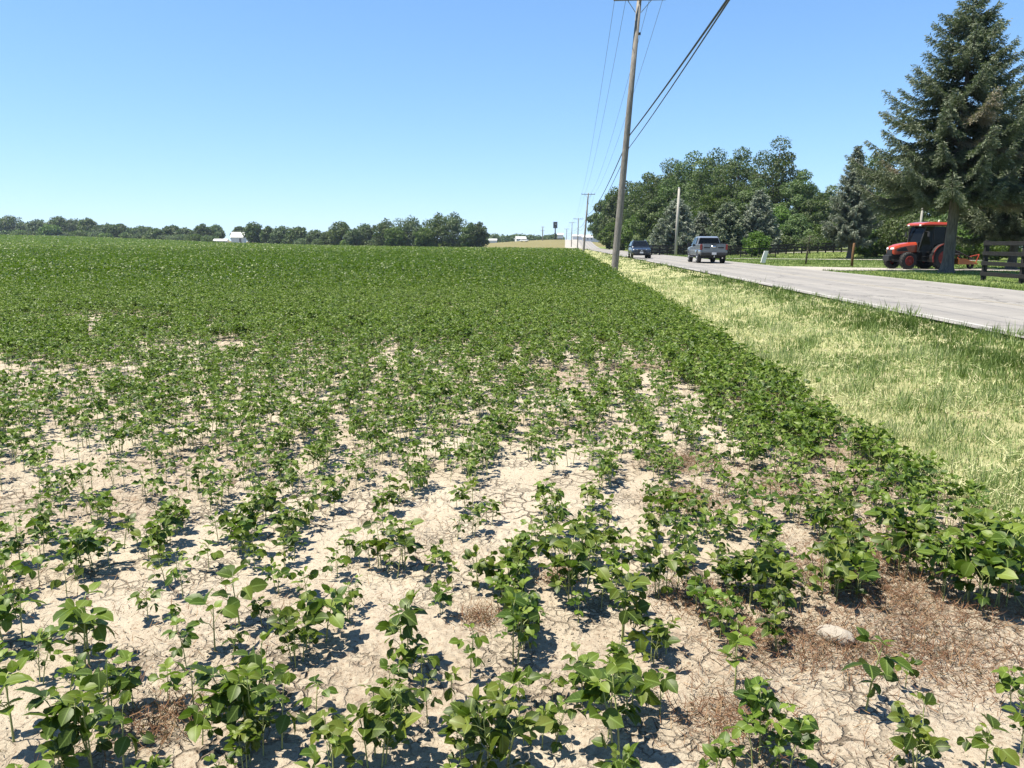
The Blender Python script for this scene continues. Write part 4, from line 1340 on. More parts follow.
sub(cb, 'steering_wheel', M['blackpl'], lambda g: (tube(g, [(.2 * math.cos(a), -.02 + .12 * math.sin(a), 1.58 + .16 * math.sin(a)) for a in np.linspace(0, 2 * math.pi, 17)], .016, 6, cap=False), tube(g, [(0, .2, 1.25), (0, -.02, 1.58)], .03, 6)))
sub(TR, 'roof', M['orange'], lambda g: loft(g, [[(-.60, y, 2.46), (-.74, y, 2.52), (-.66, y, zt), (.66, y, zt), (.74, y, 2.52), (.60, y, 2.46)] for y, zt in ((-1.34, 2.58), (-1.2, 2.66), (-.1, 2.68), (.30, 2.62), (.42, 2.55))]), .02)
for s in (-1, 1):
    sub(TR, 'work_light', M['lens'], lambda g: box(g, (s * .5, .40, 2.49), (.16, .07, .08)), .01)
    sub(TR, 'mirror', M['blackpl'], lambda g: (box(g, (s * .98, .20, 1.98), (.16, .03, .26)), tube(g, [(s * .60, .22, 2.15), (s * .98, .22, 2.12)], .014, 5)))
    a_ = np.linspace(-.35, 2.4, 12)
    fd = sub(TR, 'fender', M['blackpl'], lambda g: loft(g, [[(s * x1, -1.0 + rr * math.cos(a), .67 + rr * math.sin(a)) for x1, rr in ((.50, .74), (.96, .74), (.96, .79), (.50, .79))] for a in a_]))  # orange fender coloured black: the tree's shade put into its colour
    sub(fd, 'edge', M['orangerim'], lambda g: loft(g, [[(s * x1, -1.0 + rr * math.cos(a), .67 + rr * math.sin(a)) for x1, rr in ((.963, .735), (1.0, .735), (1.0, .80), (.963, .80))] for a in a_]))
    sub(TR, 'step', M['blackpl'], lambda g: (box(g, (s * .66, .05, .46), (.3, .26, .04)), box(g, (s * .66, .05, .72), (.3, .26, .04)), box(g, (s * .55, .05, .75), (.04, .2, .6))))
    wheel(TR, s * .70, 1.15, .475, .30, s, M['orangerim'], True, .56)
    wheel(TR, s * .74, -1.0, .67, .40, s, M['orangerim'], True, .58)
sub(TR, 'exhaust', M['blackpl'], lambda g: tube(g, [(.47, .40, 1.3), (.50, .36, 1.8), (.50, .34, 2.35)], .035, 8))
sub(TR, 'beacon', M['lens'], lambda g: lathe(g, [(.05, 2.68), (.05, 2.76), (.03, 2.79), (0, 2.8)], (-.3, -.9, 0), 10, axis='z'))
for s in (-1, 1):
    sub(TR, 'lift_arm', M['blackpl'], lambda g: tube(g, [(s * .3, -1.2, .62), (s * .34, -1.9, .55)], .04, 6))

mw = tag(empty('rotary_mower', TR.location, R(104)), 'orange mower deck with a black lift frame hitched behind the tractor', 'mower')
sub(mw, 'deck', M['yellow'], lambda g: (loft(g, [[(-.85, y, .28), (.85, y, .28), (.80, y, z), (-.80, y, z)] for y, z in ((-2.05, .62), (-2.5, .60), (-3.0, .46), (-3.3, .36))])), .02)
sub(mw, 'frame', M['blackpl'], lambda g: [tube(g, p, .04, 6) for p in ([(-.35, -1.95, .5), (0, -2.0, 1.25), (.35, -1.95, .5)], [(0, -2.0, 1.25), (-.5, -3.2, .60)], [(0, -2.0, 1.25), (.5, -3.2, .60)], [(0, -1.15, .95), (0, -2.0, 1.20)], [(-.8, -2.1, .86), (.8, -2.1, .86)])])
sub(mw, 'gearbox', M['blackpl'], lambda g: (box(g, (0, -2.45, .92), (.32, .36, .26)), tube(g, [(0, -1.2, .68), (0, -2.3, .90)], .06, 8)), .03)
sub(mw, 'guard', M['orange'], lambda g: [tube(g, p, .03, 6) for p in ([(-.75, -3.2, .36), (-.8, -3.35, .85)], [(.75, -3.2, .36), (.8, -3.35, .85)], [(-.8, -3.35, .85), (-.1, -3.35, .72)])])
sub(mw, 'tail_wheel', M['rubber'], lambda g: lathe(g, [(.1, -.07), (.2, -.07), (.22, -.04), (.22, .04), (.2, .07), (.1, .07)], (0, -3.5, .22), 18))

# far white car on the rise
x, y = at(524, 400)
fc = tag(empty('car', (x, y, t1(x, y) + .35), R(70)), 'tiny white car on the dry grass rise below the white gabled building', 'car')
sub(fc, 'body', M['whitepl'], lambda g: loft(g, [bodysec(-2.2, .4, .95, .84), bodysec(-1.9, .3, 1.0, .9), bodysec(1.5, .3, .95, .9), bodysec(2.2, .4, .75, .8)]), .03)
sub(fc, 'cabin', M['glass'], lambda g: loft(g, [cabsec(-1.9, .96, 1.0, .8, .8), cabsec(-1.2, .96, 1.45, .8, .62), cabsec(.2, .96, 1.45, .8, .62), cabsec(1.1, .96, 1.0, .8, .8)]), .02)
sub(fc, 'roof', M['whitepl'], lambda g: box(g, (0, -.5, 1.47), (1.2, 1.5, .05)), .01)
for s in (-1, 1):
    for yy in (-1.3, 1.3):
        wheel(fc, s * .78, yy, .33, .2, s, M['rim'])
# ------------------------------------------------------------------ soybean plants
def soy_plant(seed, nst=1, h=.24, nodes=6, leaf=.062, spread=.07, low=0.15, tpl=LEAF0, upright=.5):
    """stems and petioles in one collector, leaflets in another; leaves grow in threes on long petioles"""
    rng = np.random.default_rng(seed)
    st, lf = G(), G()
    P, D, Nn, L, Vv = [], [], [], [], []
    for s in range(nst):
        a = rng.uniform(0, 6.28)
        r0 = 0 if nst == 1 else rng.uniform(.01, spread)
        b = np.array([r0 * math.cos(a), r0 * math.sin(a), -.02])
        hh = h * rng.uniform(.75, 1.1)
        lean = np.array([math.cos(a), math.sin(a), 0]) * hh * rng.uniform(.0, .28) * (1 if nst > 1 else .7)
        pts = [b, b + lean * .3 + [0, 0, hh * .5], b + lean + [0, 0, hh + .02]]
        tube(st, pts, [.0034, .0027, .0014], 5, cap=False)
        nn = max(3, int(round(nodes * rng.uniform(.8, 1.15))))
        ph = rng.uniform(0, 6.28)
        for q in range(nn):
            f = low + (1 - low) * (q + .6) / nn
            base = b + lean * f ** 1.3 + np.array([0, 0, (hh + .02) * f])
            az = ph + q * 2.6 + rng.normal(0, .4)
            top = q >= nn - 1
            el = rng.uniform(.45, 1.1) if not top else rng.uniform(.9, 1.3)
            pl = (rng.uniform(.035, .085) * (1.15 - .45 * f)) if not top else .03
            pl *= h / .24 * .5 + .5
            o = np.array([math.cos(az) * math.cos(el), math.sin(az) * math.cos(el), math.sin(el)])
            tip = base + o * pl + np.array([0, 0, -.012 * rng.random()])
            tube(st, [base, base + o * pl * .5 + [0, 0, .006], tip], [.0016, .0013, .0011], 3, cap=False)
            size = leaf * rng.uniform(.75, 1.2) * (1 if not top else .62) * (.62 if f < .5 else 1)
            hz = np.array([math.cos(az), math.sin(az), 0])
            tw = rng.normal(0, .5)
            dr = rng.uniform(-.6, .85)
            vbase = rng.beta(1.3, 1.6) * .90 if rng.random() > .04 else .92 if rng.random() > (.05 if f < .45 else .003) else rng.uniform(.95, 1.0)
            if top:
                vbase = rng.uniform(.7, .93)
            for kk, da in enumerate((0, 1.25, -1.25)):
                aa = az + da + tw * .5 + rng.normal(0, .15)
                e2 = dr + rng.normal(0, .28) - (.15 if kk else 0) + (.6 if top else 0)
                dv = np.array([math.cos(aa) * math.cos(e2), math.sin(aa) * math.cos(e2), math.sin(e2)])
                sd = np.array([-math.sin(aa), math.cos(aa), 0])
                n = np.cross(dv, -sd)
                roll = rng.normal(0, .6)
                n = n * math.cos(roll) + sd * math.sin(roll)
                if n[2] < 0:
                    n = -n
                P.append(tip + hz * (.012 if kk == 0 else 0))
                D.append(dv)
                Nn.append(n)
                L.append(size * (1.1 if kk == 0 else .95) * rng.uniform(.85, 1.1))
                Vv.append(np.clip(vbase + rng.normal(0, .05), 0, 1 if vbase > .94 else .945))
    P, D, Nn, L = map(np.array, (P, D, Nn, L))
    cards(lf, P, D, Nn, L, L * rng.uniform(.78, .92, len(L)), tpl, veins=True, var=np.array(Vv))
    return st, lf


PROTO = {}
# kinds: thin single, young single, medium, bushy, wide bushy
KIND = {
    'thin': dict(nst=1, h=.20, nodes=4, leaf=.056, low=.45),
    'single': dict(nst=1, h=.25, nodes=6, leaf=.062, low=.34),
    'medium': dict(nst=2, h=.26, nodes=6, leaf=.062, low=.30, spread=.05),
    'bushy': dict(nst=4, h=.27, nodes=6, leaf=.063, low=.25, spread=.09),
    'wide': dict(nst=6, h=.28, nodes=7, leaf=.064, low=.18, spread=.13),
}
NV = {'thin': 4, 'single': 6, 'medium': 6, 'bushy': 5, 'wide': 4}
for kd, pr in KIND.items():
    PROTO[kd] = []
    for v in range(NV[kd]):
        st, lf = soy_plant(500 + 17 * v + len(kd) * 131, **pr)
        PROTO[kd].append((st.mesh('soybean_stems', [M['soystem']], True), lf.mesh('soybean_leaves', [M['soy']], True)))

KWORD = {'thin': 'thin sparse', 'single': 'single stemmed', 'medium': 'two stemmed', 'bushy': 'bushy', 'wide': 'wide bushy'}
# plants by the place of their foot in the photo: px, py, kind, height in px
HAND = [
    (100, 762, 'wide', 108), (258, 738, 'wide', 108), (14, 742, 'single', 92), (82, 674, 'medium', 104), (148, 620, 'single', 46),
    (215, 650, 'thin', 66), (240, 626, 'thin', 68), (306, 645, 'medium', 76), (326, 640, 'single', 70), (68, 580, 'medium', 58), (84, 579, 'single', 52),
    (124, 550, 'single', 46), (157, 549, 'thin', 36), (209, 570, 'single', 42), (246, 565, 'single', 50), (194, 712, 'single', 68), (168, 702, 'thin', 46),
    (10, 645, 'medium', 70), (42, 531, 'single', 40), (335, 764, 'medium', 74), (316, 716, 'thin', 50), (8, 596, 'single', 56),
    (386, 574, 'bushy', 66), (405, 570, 'medium', 60), (430, 578, 'thin', 34), (483, 590, 'bushy', 62), (570, 592, 'wide', 92), (660, 596, 'bushy', 74), (620, 645, 'medium', 82),
    (514, 662, 'medium', 86), (408, 664, 'medium', 90), (375, 768, 'bushy', 100), (500, 770, 'wide', 112), (628, 772, 'medium', 128), (660, 716, 'single', 66), (632, 712, 'medium', 86), (608, 740, 'single', 90),
    (748, 602, 'bushy', 66), (766, 596, 'medium', 62), (836, 600, 'bushy', 70), (856, 598, 'medium', 62), (718, 586, 'thin', 44), (735, 690, 'single', 92), (865, 712, 'single', 88),
    (772, 772, 'wide', 88), (922, 770, 'bushy', 76), (1016, 714, 'medium', 60), (1020, 760, 'medium', 62), (984, 774, 'single', 66),
    (905, 572, 'bushy', 64), (940, 596, 'bushy', 72), (985, 606, 'wide', 76), (1020, 600, 'wide', 80), (968, 568, 'bushy', 66), (885, 548, 'bushy', 60), (1010, 575, 'bushy', 70),
    (452, 706, 'thin', 40), (552, 700, 'thin', 34), (735, 655, 'thin', 40), (905, 690, 'thin', 34),
]


def ground_hit(px, py):
    v = ray(px, py)
    k = -CAMZ / v[2]
    return v[0] * k, v[1] * k


plants = []           # x, y, kind, scale, label
for px, py, kd, hpx in HAND:
    x, y = ground_hit(px, py)
    dist = math.hypot(x, y, CAMZ)
    th = math.asin(CAMZ / dist)
    ext = (KIND[kd]['h'] + .04) * math.cos(th) + {'thin': .10, 'single': .15, 'medium': .20, 'bushy': .26, 'wide': .32}[kd] * math.sin(th) * .85
    sc_ = .95 * hpx / F * dist / ext
    plants.append([x, y, kd, sc_, 1])
hx = np.array([p[0] for p in plants])
hy = np.array([p[1] for p in plants])


def density(x, y):
    d = np.hypot(x, y)
    patch = vnoise(x, y, .9, 41) * .6 + vnoise(x, y, .35, 42) * .4
    s = sstep(.28, .62, patch)
    f = np.interp(d, [0, 3.6, 4.4, 5.2, 6.2, 7.6, 8.6, 9.4, 10.4, 12, 16, 24], [.95, .95, .95, 1.0, 1.08, 1.1, 1.1, 1.05, 1.08, 1.15, 1.2, 1.2])
    left = np.clip(-x / np.maximum(y, .1), 0, .8)
    f = f * (1 - .35 * left * (d < 7)) + .12 * sstep(.9, 1.6, x) * (y > 2.4)
    amt = np.interp(d, [0, 6, 10, 16, 28], [.42, .40, .42, .36, .1])
    g = f * (1 - amt + amt * s * 1.35)
    # bare streaks some way into the field
    st = sstep(.60, .72, vnoise(x * .35 + 3, y, 1.1, 44)) * np.exp(-((d - 9.8) / 2.4) ** 2) * (x < 1.2) * .8
    st2 = sstep(.62, .72, vnoise(x * .3, y, 1.5, 45)) * np.exp(-((d - 15) / 3.5) ** 2) * (x < -2)
    g = g * (1 - .85 * np.maximum(st, st2))
    g = g * (1 - .35 * sstep(.8, 1.2, x) * (1 - sstep(6, 9, y)))
    return np.clip(g, 0, 1.1)


ROW = .38
rng = np.random.default_rng(77)
YMAX = 25.0
cand = []
for r in range(-62, 6):
    xr0 = r * ROW + .205
    if xr0 > EDGE:
        continue
    yy = .9
    while yy < YMAX:
        yy += rng.uniform(.050, .085)
        xx = xr0 + rng.normal(0, .095)
        cand.append((xx, yy))
cand = np.array(cand)
azc = np.arctan2(cand[:, 0], cand[:, 1]) - AX
dc = np.hypot(cand[:, 0], cand[:, 1])
keep = (np.abs(azc) < R(39)) & (rng.random(len(cand)) < density(cand[:, 0], cand[:, 1]))
# the foreground is laid out by hand, only the stretch beyond is sown in rows
hp = np.array([CMN.T @ np.array([a, b, -CAMZ]) for a, b in cand])
pyc = CY - F * hp[:, 1] / -hp[:, 2]
pxc = CX + F * hp[:, 0] / -hp[:, 2]
bare = ((pxc > 770) & (pxc < 905) & (pyc > 610)) | ((pxc > 895) & (pyc > 615) & (pyc < 725)) | ((pxc > 690) & (pyc > 660))
keep &= ~(bare & (rng.random(len(cand)) < .9)) & (hp[:, 2] < 0) & (cand[:, 1] > 1.5)
dm = np.min(np.hypot(cand[:, None, 0] - hx[None], cand[:, None, 1] - hy[None]), 1)
keep &= dm > .085
cand, dc = cand[keep], dc[keep]
edge = sstep(.9, 1.6, cand[:, 0]) * (cand[:, 1] > 3)
rest = []
for (x, y), d, e in zip(cand, dc, edge):
    thick = float(density(np.array([x]), np.array([y]))[0])
    u = rng.random()
    if e > .5 or (d > 11 and u < .6):
        kd = rng.choice(['medium', 'bushy', 'wide'], p=[.5, .38, .12])
    elif thick > .6:
        kd = rng.choice(['single', 'medium', 'bushy'], p=[.50, .38, .12])
    else:
        kd = rng.choice(['thin', 'single', 'medium'], p=[.35, .45, .2])
    s_ = rng.uniform(.72, 1.0) * (1 + .10 * e) * np.interp(d, [2, 4, 7, 25], [.66, .72, .92, 1.12])
    rest.append([x, y, kd, s_, 0])
rest.sort(key=lambda p: math.hypot(p[0], p[1]))
nind = 300 - len(plants)
plants += rest[:nind]
rest = rest[nind:]

LANDM = [(-9, -.95, 'at the far left of the near rows'), (-.95, -.35, 'in the left middle of the near rows'), (-.35, .35, 'straight ahead in the near rows'), (.35, 1.05, 'in the rows right of the middle'), (1.05, 9, 'in the outer rows beside the dry verge')]
ORD = ['nearest', 'second nearest', 'third nearest', 'fourth nearest', 'fifth nearest', 'sixth nearest', 'seventh nearest', 'eighth nearest', 'ninth nearest', 'tenth nearest']
cnt = {}
plants.sort(key=lambda p: math.hypot(p[0], p[1]))
for n, (x, y, kd, s_, hand) in enumerate(plants):
    v = rng.integers(NV[kd])
    ms, ml = PROTO[kd][v]
    o = empty('soybean_plant', (x, y, t1(x, y) - .004), rng.uniform(0, 6.28))
    o.scale = (s_ * rng.uniform(.95, 1.05),) * 3
    for nm, me in (('stem', ms), ('foliage', ml)):
        c = bpy.data.objects.new(nm, me)
        COL.objects.link(c)
        c.parent = o
    zone_ = next(z for z in LANDM if z[0] <= x < z[1])
    key = (zone_[2], kd)
    cnt[key] = cnt.get(key, 0) + 1
    if cnt[key] <= 10:
        lab = '%s %s soybean plant %s' % (ORD[cnt[key] - 1], KWORD[kd], zone_[2])
    else:
        lab = '%s soybean plant %s, past the nearest ten' % (KWORD[kd], zone_[2])
    tag(o, lab, 'soybean plant', ('%s soybean plants %s' % (KWORD[kd], zone_[2])))

# everything farther off is one crop that nobody could count
g = G()
LITE = {}
for kd, pr in KIND.items():
    LITE[kd] = []
    for v in range(5):
        st, lf = soy_plant(900 + 13 * v + len(kd) * 131, tpl=LEAF1, **pr)
        q = G()
        q.merge(lf)
        for f, m_ in st.f4:
            q.f4.append((f + q.n, 1))
        q.v += st.v
        q.n += st.n
        LITE[kd].append(q)
for x, y, kd, s_, _ in rest:
    q = LITE[kd][rng.integers(5)]
    a = rng.uniform(0, 6.28)
    Mx = Matrix.Translation((x, y, t1(x, y) - .004)) @ Matrix.Rotation(a, 4, 'Z') @ Matrix.Scale(float(s_), 4)
    g.merge(q, Mx)


def scatter(n, d0, d1, a0=-40, a1=41, power=1.0):
    """points over the field, thinning with distance"""
    u = rng.random(n)
    d = (d0 ** (2 * power - 1) + u * (d1 ** (2 * power - 1) - d0 ** (2 * power - 1))) ** (1 / (2 * power - 1)) if abs(power - .5) > .01 else d0 * (d1 / d0) ** u
    a = AX + rng.uniform(R(a0), R(a1), n)
    return d * np.sin(a), d * np.cos(a), d, a


def field_leaves(n, d0, d1, power, size, zlo, zhi, rows=True):
    x, y, d, a = scatter(n, d0, d1, power=power)
    if rows:
        k = np.round((x - .20) / ROW)
        x = k * ROW + .20 + rng.normal(0, .11, n)
    ok = (x < EDGE - .05 + .16 * rng.normal(size=n)) & (d < field_far(a) * (1 - .003 * rng.random(n)))
    if rows:
        ok &= rng.random(n) < density(x, y) * 1.2
    x, y, d = x[ok], y[ok], d[ok]
    n = len(x)
    L = np.interp(d, size[0], size[1]) * rng.uniform(.65, 1.3, n)
    hv = np.interp(d, [20, 45, 400], [.8, 1.0, 1.0]) * (.85 + .3 * vnoise(x, y, 6, 51))
    z = T(x, y) + hv * (zlo + (zhi - zlo) * rng.random(n) ** .8)
    q = rng.uniform(0, 6.28, n)
    dv = np.stack([np.cos(q), np.sin(q), rng.uniform(-.6, .25, n)], 1)
    nv = np.stack([rng.normal(0, .75, n), rng.normal(0, .75, n), np.ones(n)], 1)
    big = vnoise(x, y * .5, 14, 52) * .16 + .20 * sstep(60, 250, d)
    var = np.clip(rng.beta(2, 2.4, n) * .72 + big + .34 * (rng.random(n) < .10), 0, 1)  # scattered paler leaves: whitish leaf glints put into the colour
    cards(g, np.stack([x, y, z], 1), dv, nv, L, L * .85, LEAF1 if d0 < 100 else DIAM, mat=2, var=var)


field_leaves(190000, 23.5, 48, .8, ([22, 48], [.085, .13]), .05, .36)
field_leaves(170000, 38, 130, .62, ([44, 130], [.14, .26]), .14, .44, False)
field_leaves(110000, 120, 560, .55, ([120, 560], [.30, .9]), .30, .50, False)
# the closed canopy below the leaves, from where the rows meet
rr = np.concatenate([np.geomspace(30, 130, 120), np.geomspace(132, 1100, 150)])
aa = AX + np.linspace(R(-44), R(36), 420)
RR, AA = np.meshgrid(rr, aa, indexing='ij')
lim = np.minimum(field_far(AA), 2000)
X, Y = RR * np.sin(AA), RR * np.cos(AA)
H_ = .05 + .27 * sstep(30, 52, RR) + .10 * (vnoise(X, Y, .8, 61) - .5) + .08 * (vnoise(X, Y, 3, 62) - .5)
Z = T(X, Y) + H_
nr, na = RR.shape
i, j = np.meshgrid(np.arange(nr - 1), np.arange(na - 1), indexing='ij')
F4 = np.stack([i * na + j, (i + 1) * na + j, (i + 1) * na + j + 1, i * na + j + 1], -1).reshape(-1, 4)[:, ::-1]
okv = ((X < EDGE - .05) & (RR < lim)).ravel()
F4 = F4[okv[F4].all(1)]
g.add(np.stack([X, Y, Z], -1).reshape(-1, 3), None, F4, 3, var=np.clip(.02 + .35 * vnoise(X, Y, .45, 63) * vnoise(X, Y, 2.2, 64) + .18 * sstep(90, 300, RR), 0, 1).ravel())  # sheet kept dark: deep shade between leaves painted into its colour
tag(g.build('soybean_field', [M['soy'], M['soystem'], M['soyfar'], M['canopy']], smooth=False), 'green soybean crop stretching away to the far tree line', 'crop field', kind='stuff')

# ------------------------------------------------------------------ grass and weeds
g = G()


def blades(n, d0, d1, power, hgt, wid):
    x, y, d, a = scatter(n, d0, d1, -12, 42, power)
    xr = x - curve_x(y)
    ok = (xr > EDGE + .02 + .12 * rng.normal(size=n)) & (xr < ROAD0 - .05 + .35 * vnoise(x, y, .6, 70) ** 2)
    x, y, d, xr = x[ok], y[ok], d[ok], xr[ok]
    n = len(x)
    tk = rng.integers(0, n, n)
    tk = (tk // 24) * 24 % n
    tf = rng.random(n) < .55
    x = np.where(tf & (np.abs(x[tk] - curve_x(y[tk]) - xr) < 9), x[tk] + rng.normal(0, 1, n) * (.018 + .0022 * d[tk]), x)
    y = np.where(tf, y[tk] + rng.normal(0, 1, n) * (.018 + .0022 * d[tk]), y)
    d = np.where(tf, d[tk], d)
    xr = x - curve_x(y)
    th_ = np.where(tf, .8 + .9 * _hash(tk, tk * 3, 5) ** 2, .75)
    t = (xr - EDGE) / (ROAD0 - EDGE)
    pn = .6 * vnoise(x, y * .6, 1.3, 71) + .4 * vnoise(x, y, .35, 72)
    road = sstep(.54, .74, t + .10 * (vnoise(x, y, .8, 73) - .5))
    dry = np.clip(.50 + .70 * (pn - .42) - .36 * road + .22 * (1 - sstep(.02, .26, t)) + rng.normal(0, .15, n), 0, 1)
    tall = th_ * (.45 + .9 * vnoise(x, y, .45, 74) ** 1.5 + .04 * road)
    kp = rng.random(n) < np.clip(.35 + 1.2 * vnoise(x, y, .5, 75) + road, 0, 1)
    x, y, d, dry, tall = x[kp], y[kp], d[kp], dry[kp], tall[kp]
    n = len(x)
    L = np.interp(d, *hgt) * tall * rng.uniform(.5, 1.3, n)
    W = np.interp(d, *wid) * rng.uniform(.7, 1.3, n)
    q = rng.uniform(0, 6.28, n)
    ln = np.abs(rng.normal(.55, .45, n)) + .7 * (dry > .66)
    dv = np.stack([np.cos(q) * ln, np.sin(q) * ln, np.ones(n)], 1)
    q2 = q + rng.normal(0, .5, n)
    nv = np.stack([-np.cos(q2), -np.sin(q2), np.full(n, .3)], 1)
    cards(g, np.stack([x, y, T(x, y) - .03], 1), dv, nv, L, W, BLADE, var=dry)


blades(150000, 3, 11, .75, ([3, 11], [.11, .12]), ([3, 11], [.005, .009]))
blades(170000, 10, 34, .62, ([10, 34], [.12, .13]), ([10, 34], [.011, .024]))
blades(80000, 32, 120, .6, ([32, 120], [.13, .18]), ([32, 120], [.03, .08]))
blades(26000, 115, 300, .55, ([115, 300], [.18, .22]), ([115, 300], [.12, .25]))
n = 2600
x, y, d, a = scatter(n, 3, 45, -8, 42, .7)
ok = (x > EDGE + .2) & (x < ROAD0 - .1) & (rng.random(n) < .15 + vnoise(x, y, 1.1, 76))
x, y, d = x[ok], y[ok], d[ok]
n = len(x)
q = rng.uniform(0, 6.28, n)
cards(g, np.stack([x, y, T(x, y) - .03], 1), np.stack([np.cos(q) * .35, np.sin(q) * .35, np.ones(n)], 1), np.stack([-np.cos(q), -np.sin(q), np.full(n, .2)], 1), rng.uniform(.16, .34, n), np.interp(d, [3, 45], [.004, .016]), BLADE, var=rng.uniform(.1, .85, n))
n = 60000
x, y, d, a = scatter(n, 3, 30, -8, 42, .65)
ok = (x > EDGE) & (x < ROAD0 - .3) & (vnoise(x, y, .7, 77) > .38)
x, y, d = x[ok], y[ok], d[ok]
n = len(x)
q = rng.uniform(0, 6.28, n)
cards(g, np.stack([x, y, T(x, y) + rng.uniform(-.01, .035, n)], 1), np.stack([np.cos(q), np.sin(q), rng.normal(.08, .2, n)], 1), np.stack([rng.normal(0, .4, n), rng.normal(0, .4, n), np.ones(n)], 1), rng.uniform(.05, .14, n), np.interp(d, [3, 30], [.004, .014]), BLADE, var=np.clip(rng.normal(.74, .16, n), 0, 1))
tag(g.build('verge_grass', M['grass']), 'half dry pale grass between the soybeans and the road', 'grass', kind='stuff')

g = G()
n = 110000
x, y, d, a = scatter(n, 24, 110, 8, 42, .6)
xr = x - curve_x(y)
ok = (xr > ROAD1 + .05) & ~((np.abs(y - 46.2 - (x - 12.9) * .06) < 1.95) | ((np.abs(y - 46.5) < 4.2 - .6 * (xr - 12.9)) & (xr < 16))) & (np.abs(y - 81 + (x - 12.6) * .069) < 1.5) == False
ok = (xr > ROAD1 + .05) & ~(np.abs(y - 46.2 - (x - 12.9) * .06) < 1.9) & ~((np.abs(y - 46.5) < 4.4 - .6 * (xr - 12.9)) & (xr < 16.5)) & ~(np.abs(y - 81 + (x - 12.6) * .069) < 1.45)
x, y, d, xr = x[ok], y[ok], d[ok], xr[ok]
n = len(x)
dry = np.clip(.30 + .42 * (vnoise(x, y, 2.5, 81) - .5) + .3 * (vnoise(x, y, .5, 82) - .5) + rng.normal(0, .12, n), 0, 1)
L = np.interp(d, [24, 110], [.06, .10]) * rng.uniform(.5, 1.4, n) * (1 + .8 * (xr < ROAD1 + .5))
q = rng.uniform(0, 6.28, n)
dv = np.stack([np.cos(q) * .6, np.sin(q) * .6, np.ones(n)], 1)
nv = np.stack([-np.cos(q), -np.sin(q), np.full(n, .3)], 1)
cards(g, np.stack([x, y, T(x, y) - .01], 1), dv, nv, L, np.interp(d, [24, 110], [.022, .09]), BLADE, var=dry)
tag(g.build('lawn_grass', M['grass']), 'short mown grass of the lawn beyond the road', 'grass', kind='stuff')

# dead weeds and straw lying on the soil
g = G()
X_, Y_ = [], []
for a, b, r in WP:
    k = int(1500 * min(1, r / .3) ** 1.2 * (1 if b < 6 else .5))
    X_.append(a + rng.normal(0, r * .55, k))
    Y_.append(b + rng.normal(0, r * .55, k))
k = 15000
ye = rng.uniform(2.4, 14, k)
X_.append(EDGE - .28 + rng.normal(0, .28, k))
Y_.append(ye)
k = 20000
xs, ys_, _, _ = scatter(k, 1.8, 9, -38, 36, 1.0)
okk = vnoise(xs, ys_, .7, 91) > .50
X_.append(xs[okk])
Y_.append(ys_[okk])
x, y = np.concatenate(X_), np.concatenate(Y_)
n = len(x)
q = rng.uniform(0, 6.28, n)
dv = np.stack([np.cos(q), np.sin(q), rng.uniform(-.05, .9, n)], 1)
nv = np.stack([rng.normal(0, .6, n), rng.normal(0, .6, n), np.ones(n)], 1)
L = rng.uniform(.015, .065, n)
cards(g, np.stack([x, y, T(x, y) + rng.uniform(-.002, .03, n)], 1), dv, nv, L, rng.uniform(.0015, .0035, n), BLADE, var=rng.beta(2, 2.5, n))
tag(g.build('dead_weeds', M['deadweed']), 'brown dry weeds lying in patches on the cracked soil', 'dead weeds', kind='stuff')

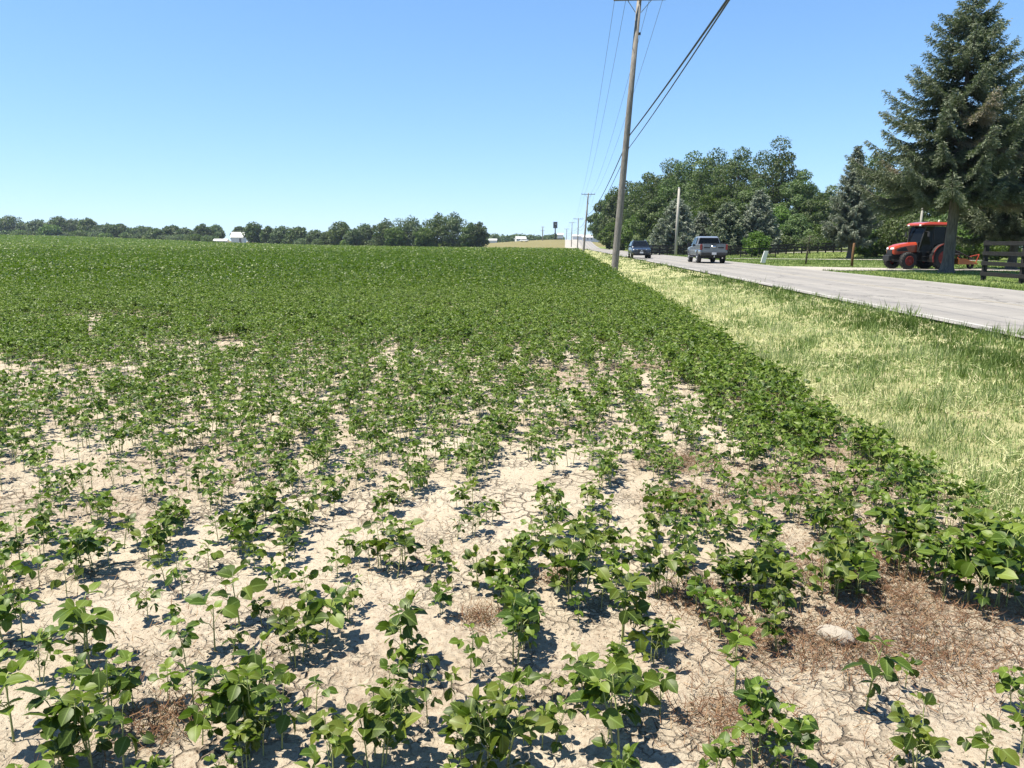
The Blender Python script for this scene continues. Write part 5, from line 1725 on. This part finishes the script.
# crumbs of dry earth
g = G()
n = 42000
x, y, d, a = scatter(n, 1.7, 7.5, -40, 36, 1.0)
ok = (x < EDGE + .1) & (rng.random(n) < .15 + 1.1 * sstep(.45, .7, vnoise(x, y, .5, 97)))
x, y = x[ok], y[ok]
n = len(x)
O = np.array([[1, 0, 0], [-1, 0, 0], [0, 1, 0], [0, -1, 0], [0, 0, 1], [0, 0, -1.]])
OF = np.array([[0, 2, 4], [2, 1, 4], [1, 3, 4], [3, 0, 4], [2, 0, 5], [1, 2, 5], [3, 1, 5], [0, 3, 5]])
r = np.minimum(.0022 * np.exp(rng.exponential(.42, n)), .011)
q = rng.uniform(0, 6.28, n)
V = O[None] * (r[:, None, None] * rng.uniform(.5, 1.25, (n, 6, 1))) * np.array([1, 1, .7])
V = np.stack([V[..., 0] * np.cos(q)[:, None] - V[..., 1] * np.sin(q)[:, None], V[..., 0] * np.sin(q)[:, None] + V[..., 1] * np.cos(q)[:, None], V[..., 2]], -1)
rx = .016 * (vnoise(x, y, .35, 12) - .5)
V = V + np.stack([x, y, T(x, y) + rx + r * .3], 1)[:, None, :]
g.add(V.reshape(-1, 3), (OF[None] + (np.arange(n) * 6)[:, None, None]).reshape(-1, 3), zone=np.zeros(n * 6))
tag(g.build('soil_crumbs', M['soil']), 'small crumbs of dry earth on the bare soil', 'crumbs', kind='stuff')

# pale stone
x, y = ground_hit(834, 640)
bm_n = 14
g = G()
th = np.linspace(0, math.pi, 11)
ph_ = np.linspace(0, 2 * math.pi, 17)[:-1]
A, B = np.meshgrid(th, ph_, indexing='ij')
rad = 1 + .22 * (vnoise(A * 3 + 5, B * 2, 1.0, 95) - .5) + .18 * (vnoise(np.cos(B) * 3, A * 4, 1.0, 96) - .5)
Vs = np.stack([.075 * rad * np.sin(A) * np.cos(B), .045 * rad * np.sin(A) * np.sin(B), .035 * rad * np.cos(A)], -1).reshape(-1, 3)
i, j = np.meshgrid(np.arange(10), np.arange(16), indexing='ij')
g.add(Vs, None, np.stack([i * 16 + j, (i + 1) * 16 + j, (i + 1) * 16 + (j + 1) % 16, i * 16 + (j + 1) % 16], -1).reshape(-1, 4))
M['stone'] = simple('pale_stone', (0.281, 0.248, 0.204), .95, var=.3, scale=30, bmp=.5)
o = g.build('stone', M['stone'], smooth=True)
o.location = (x, y, .018)
o.rotation_euler = (0, 0, R(-35))
tag(o, 'pale flat stone on bare soil between dead weeds at the lower right', 'stone')

# ------------------------------------------------------------------ the air: a thin summer haze
g = G()
box(g, (0, 0, 14.5), (9000, 9000, 36))
m, nt, out = newmat('summer_haze')
pv = nt('ShaderNodeVolumePrincipled', {'Color': (.72, .86, 1.0, 1), 'Density': .00011, 'Anisotropy': .3})
nt.l.new(pv.outputs[0], out.inputs['Volume'])
tag(g.build('haze', m), 'thin summer haze', 'haze', kind='stuff')
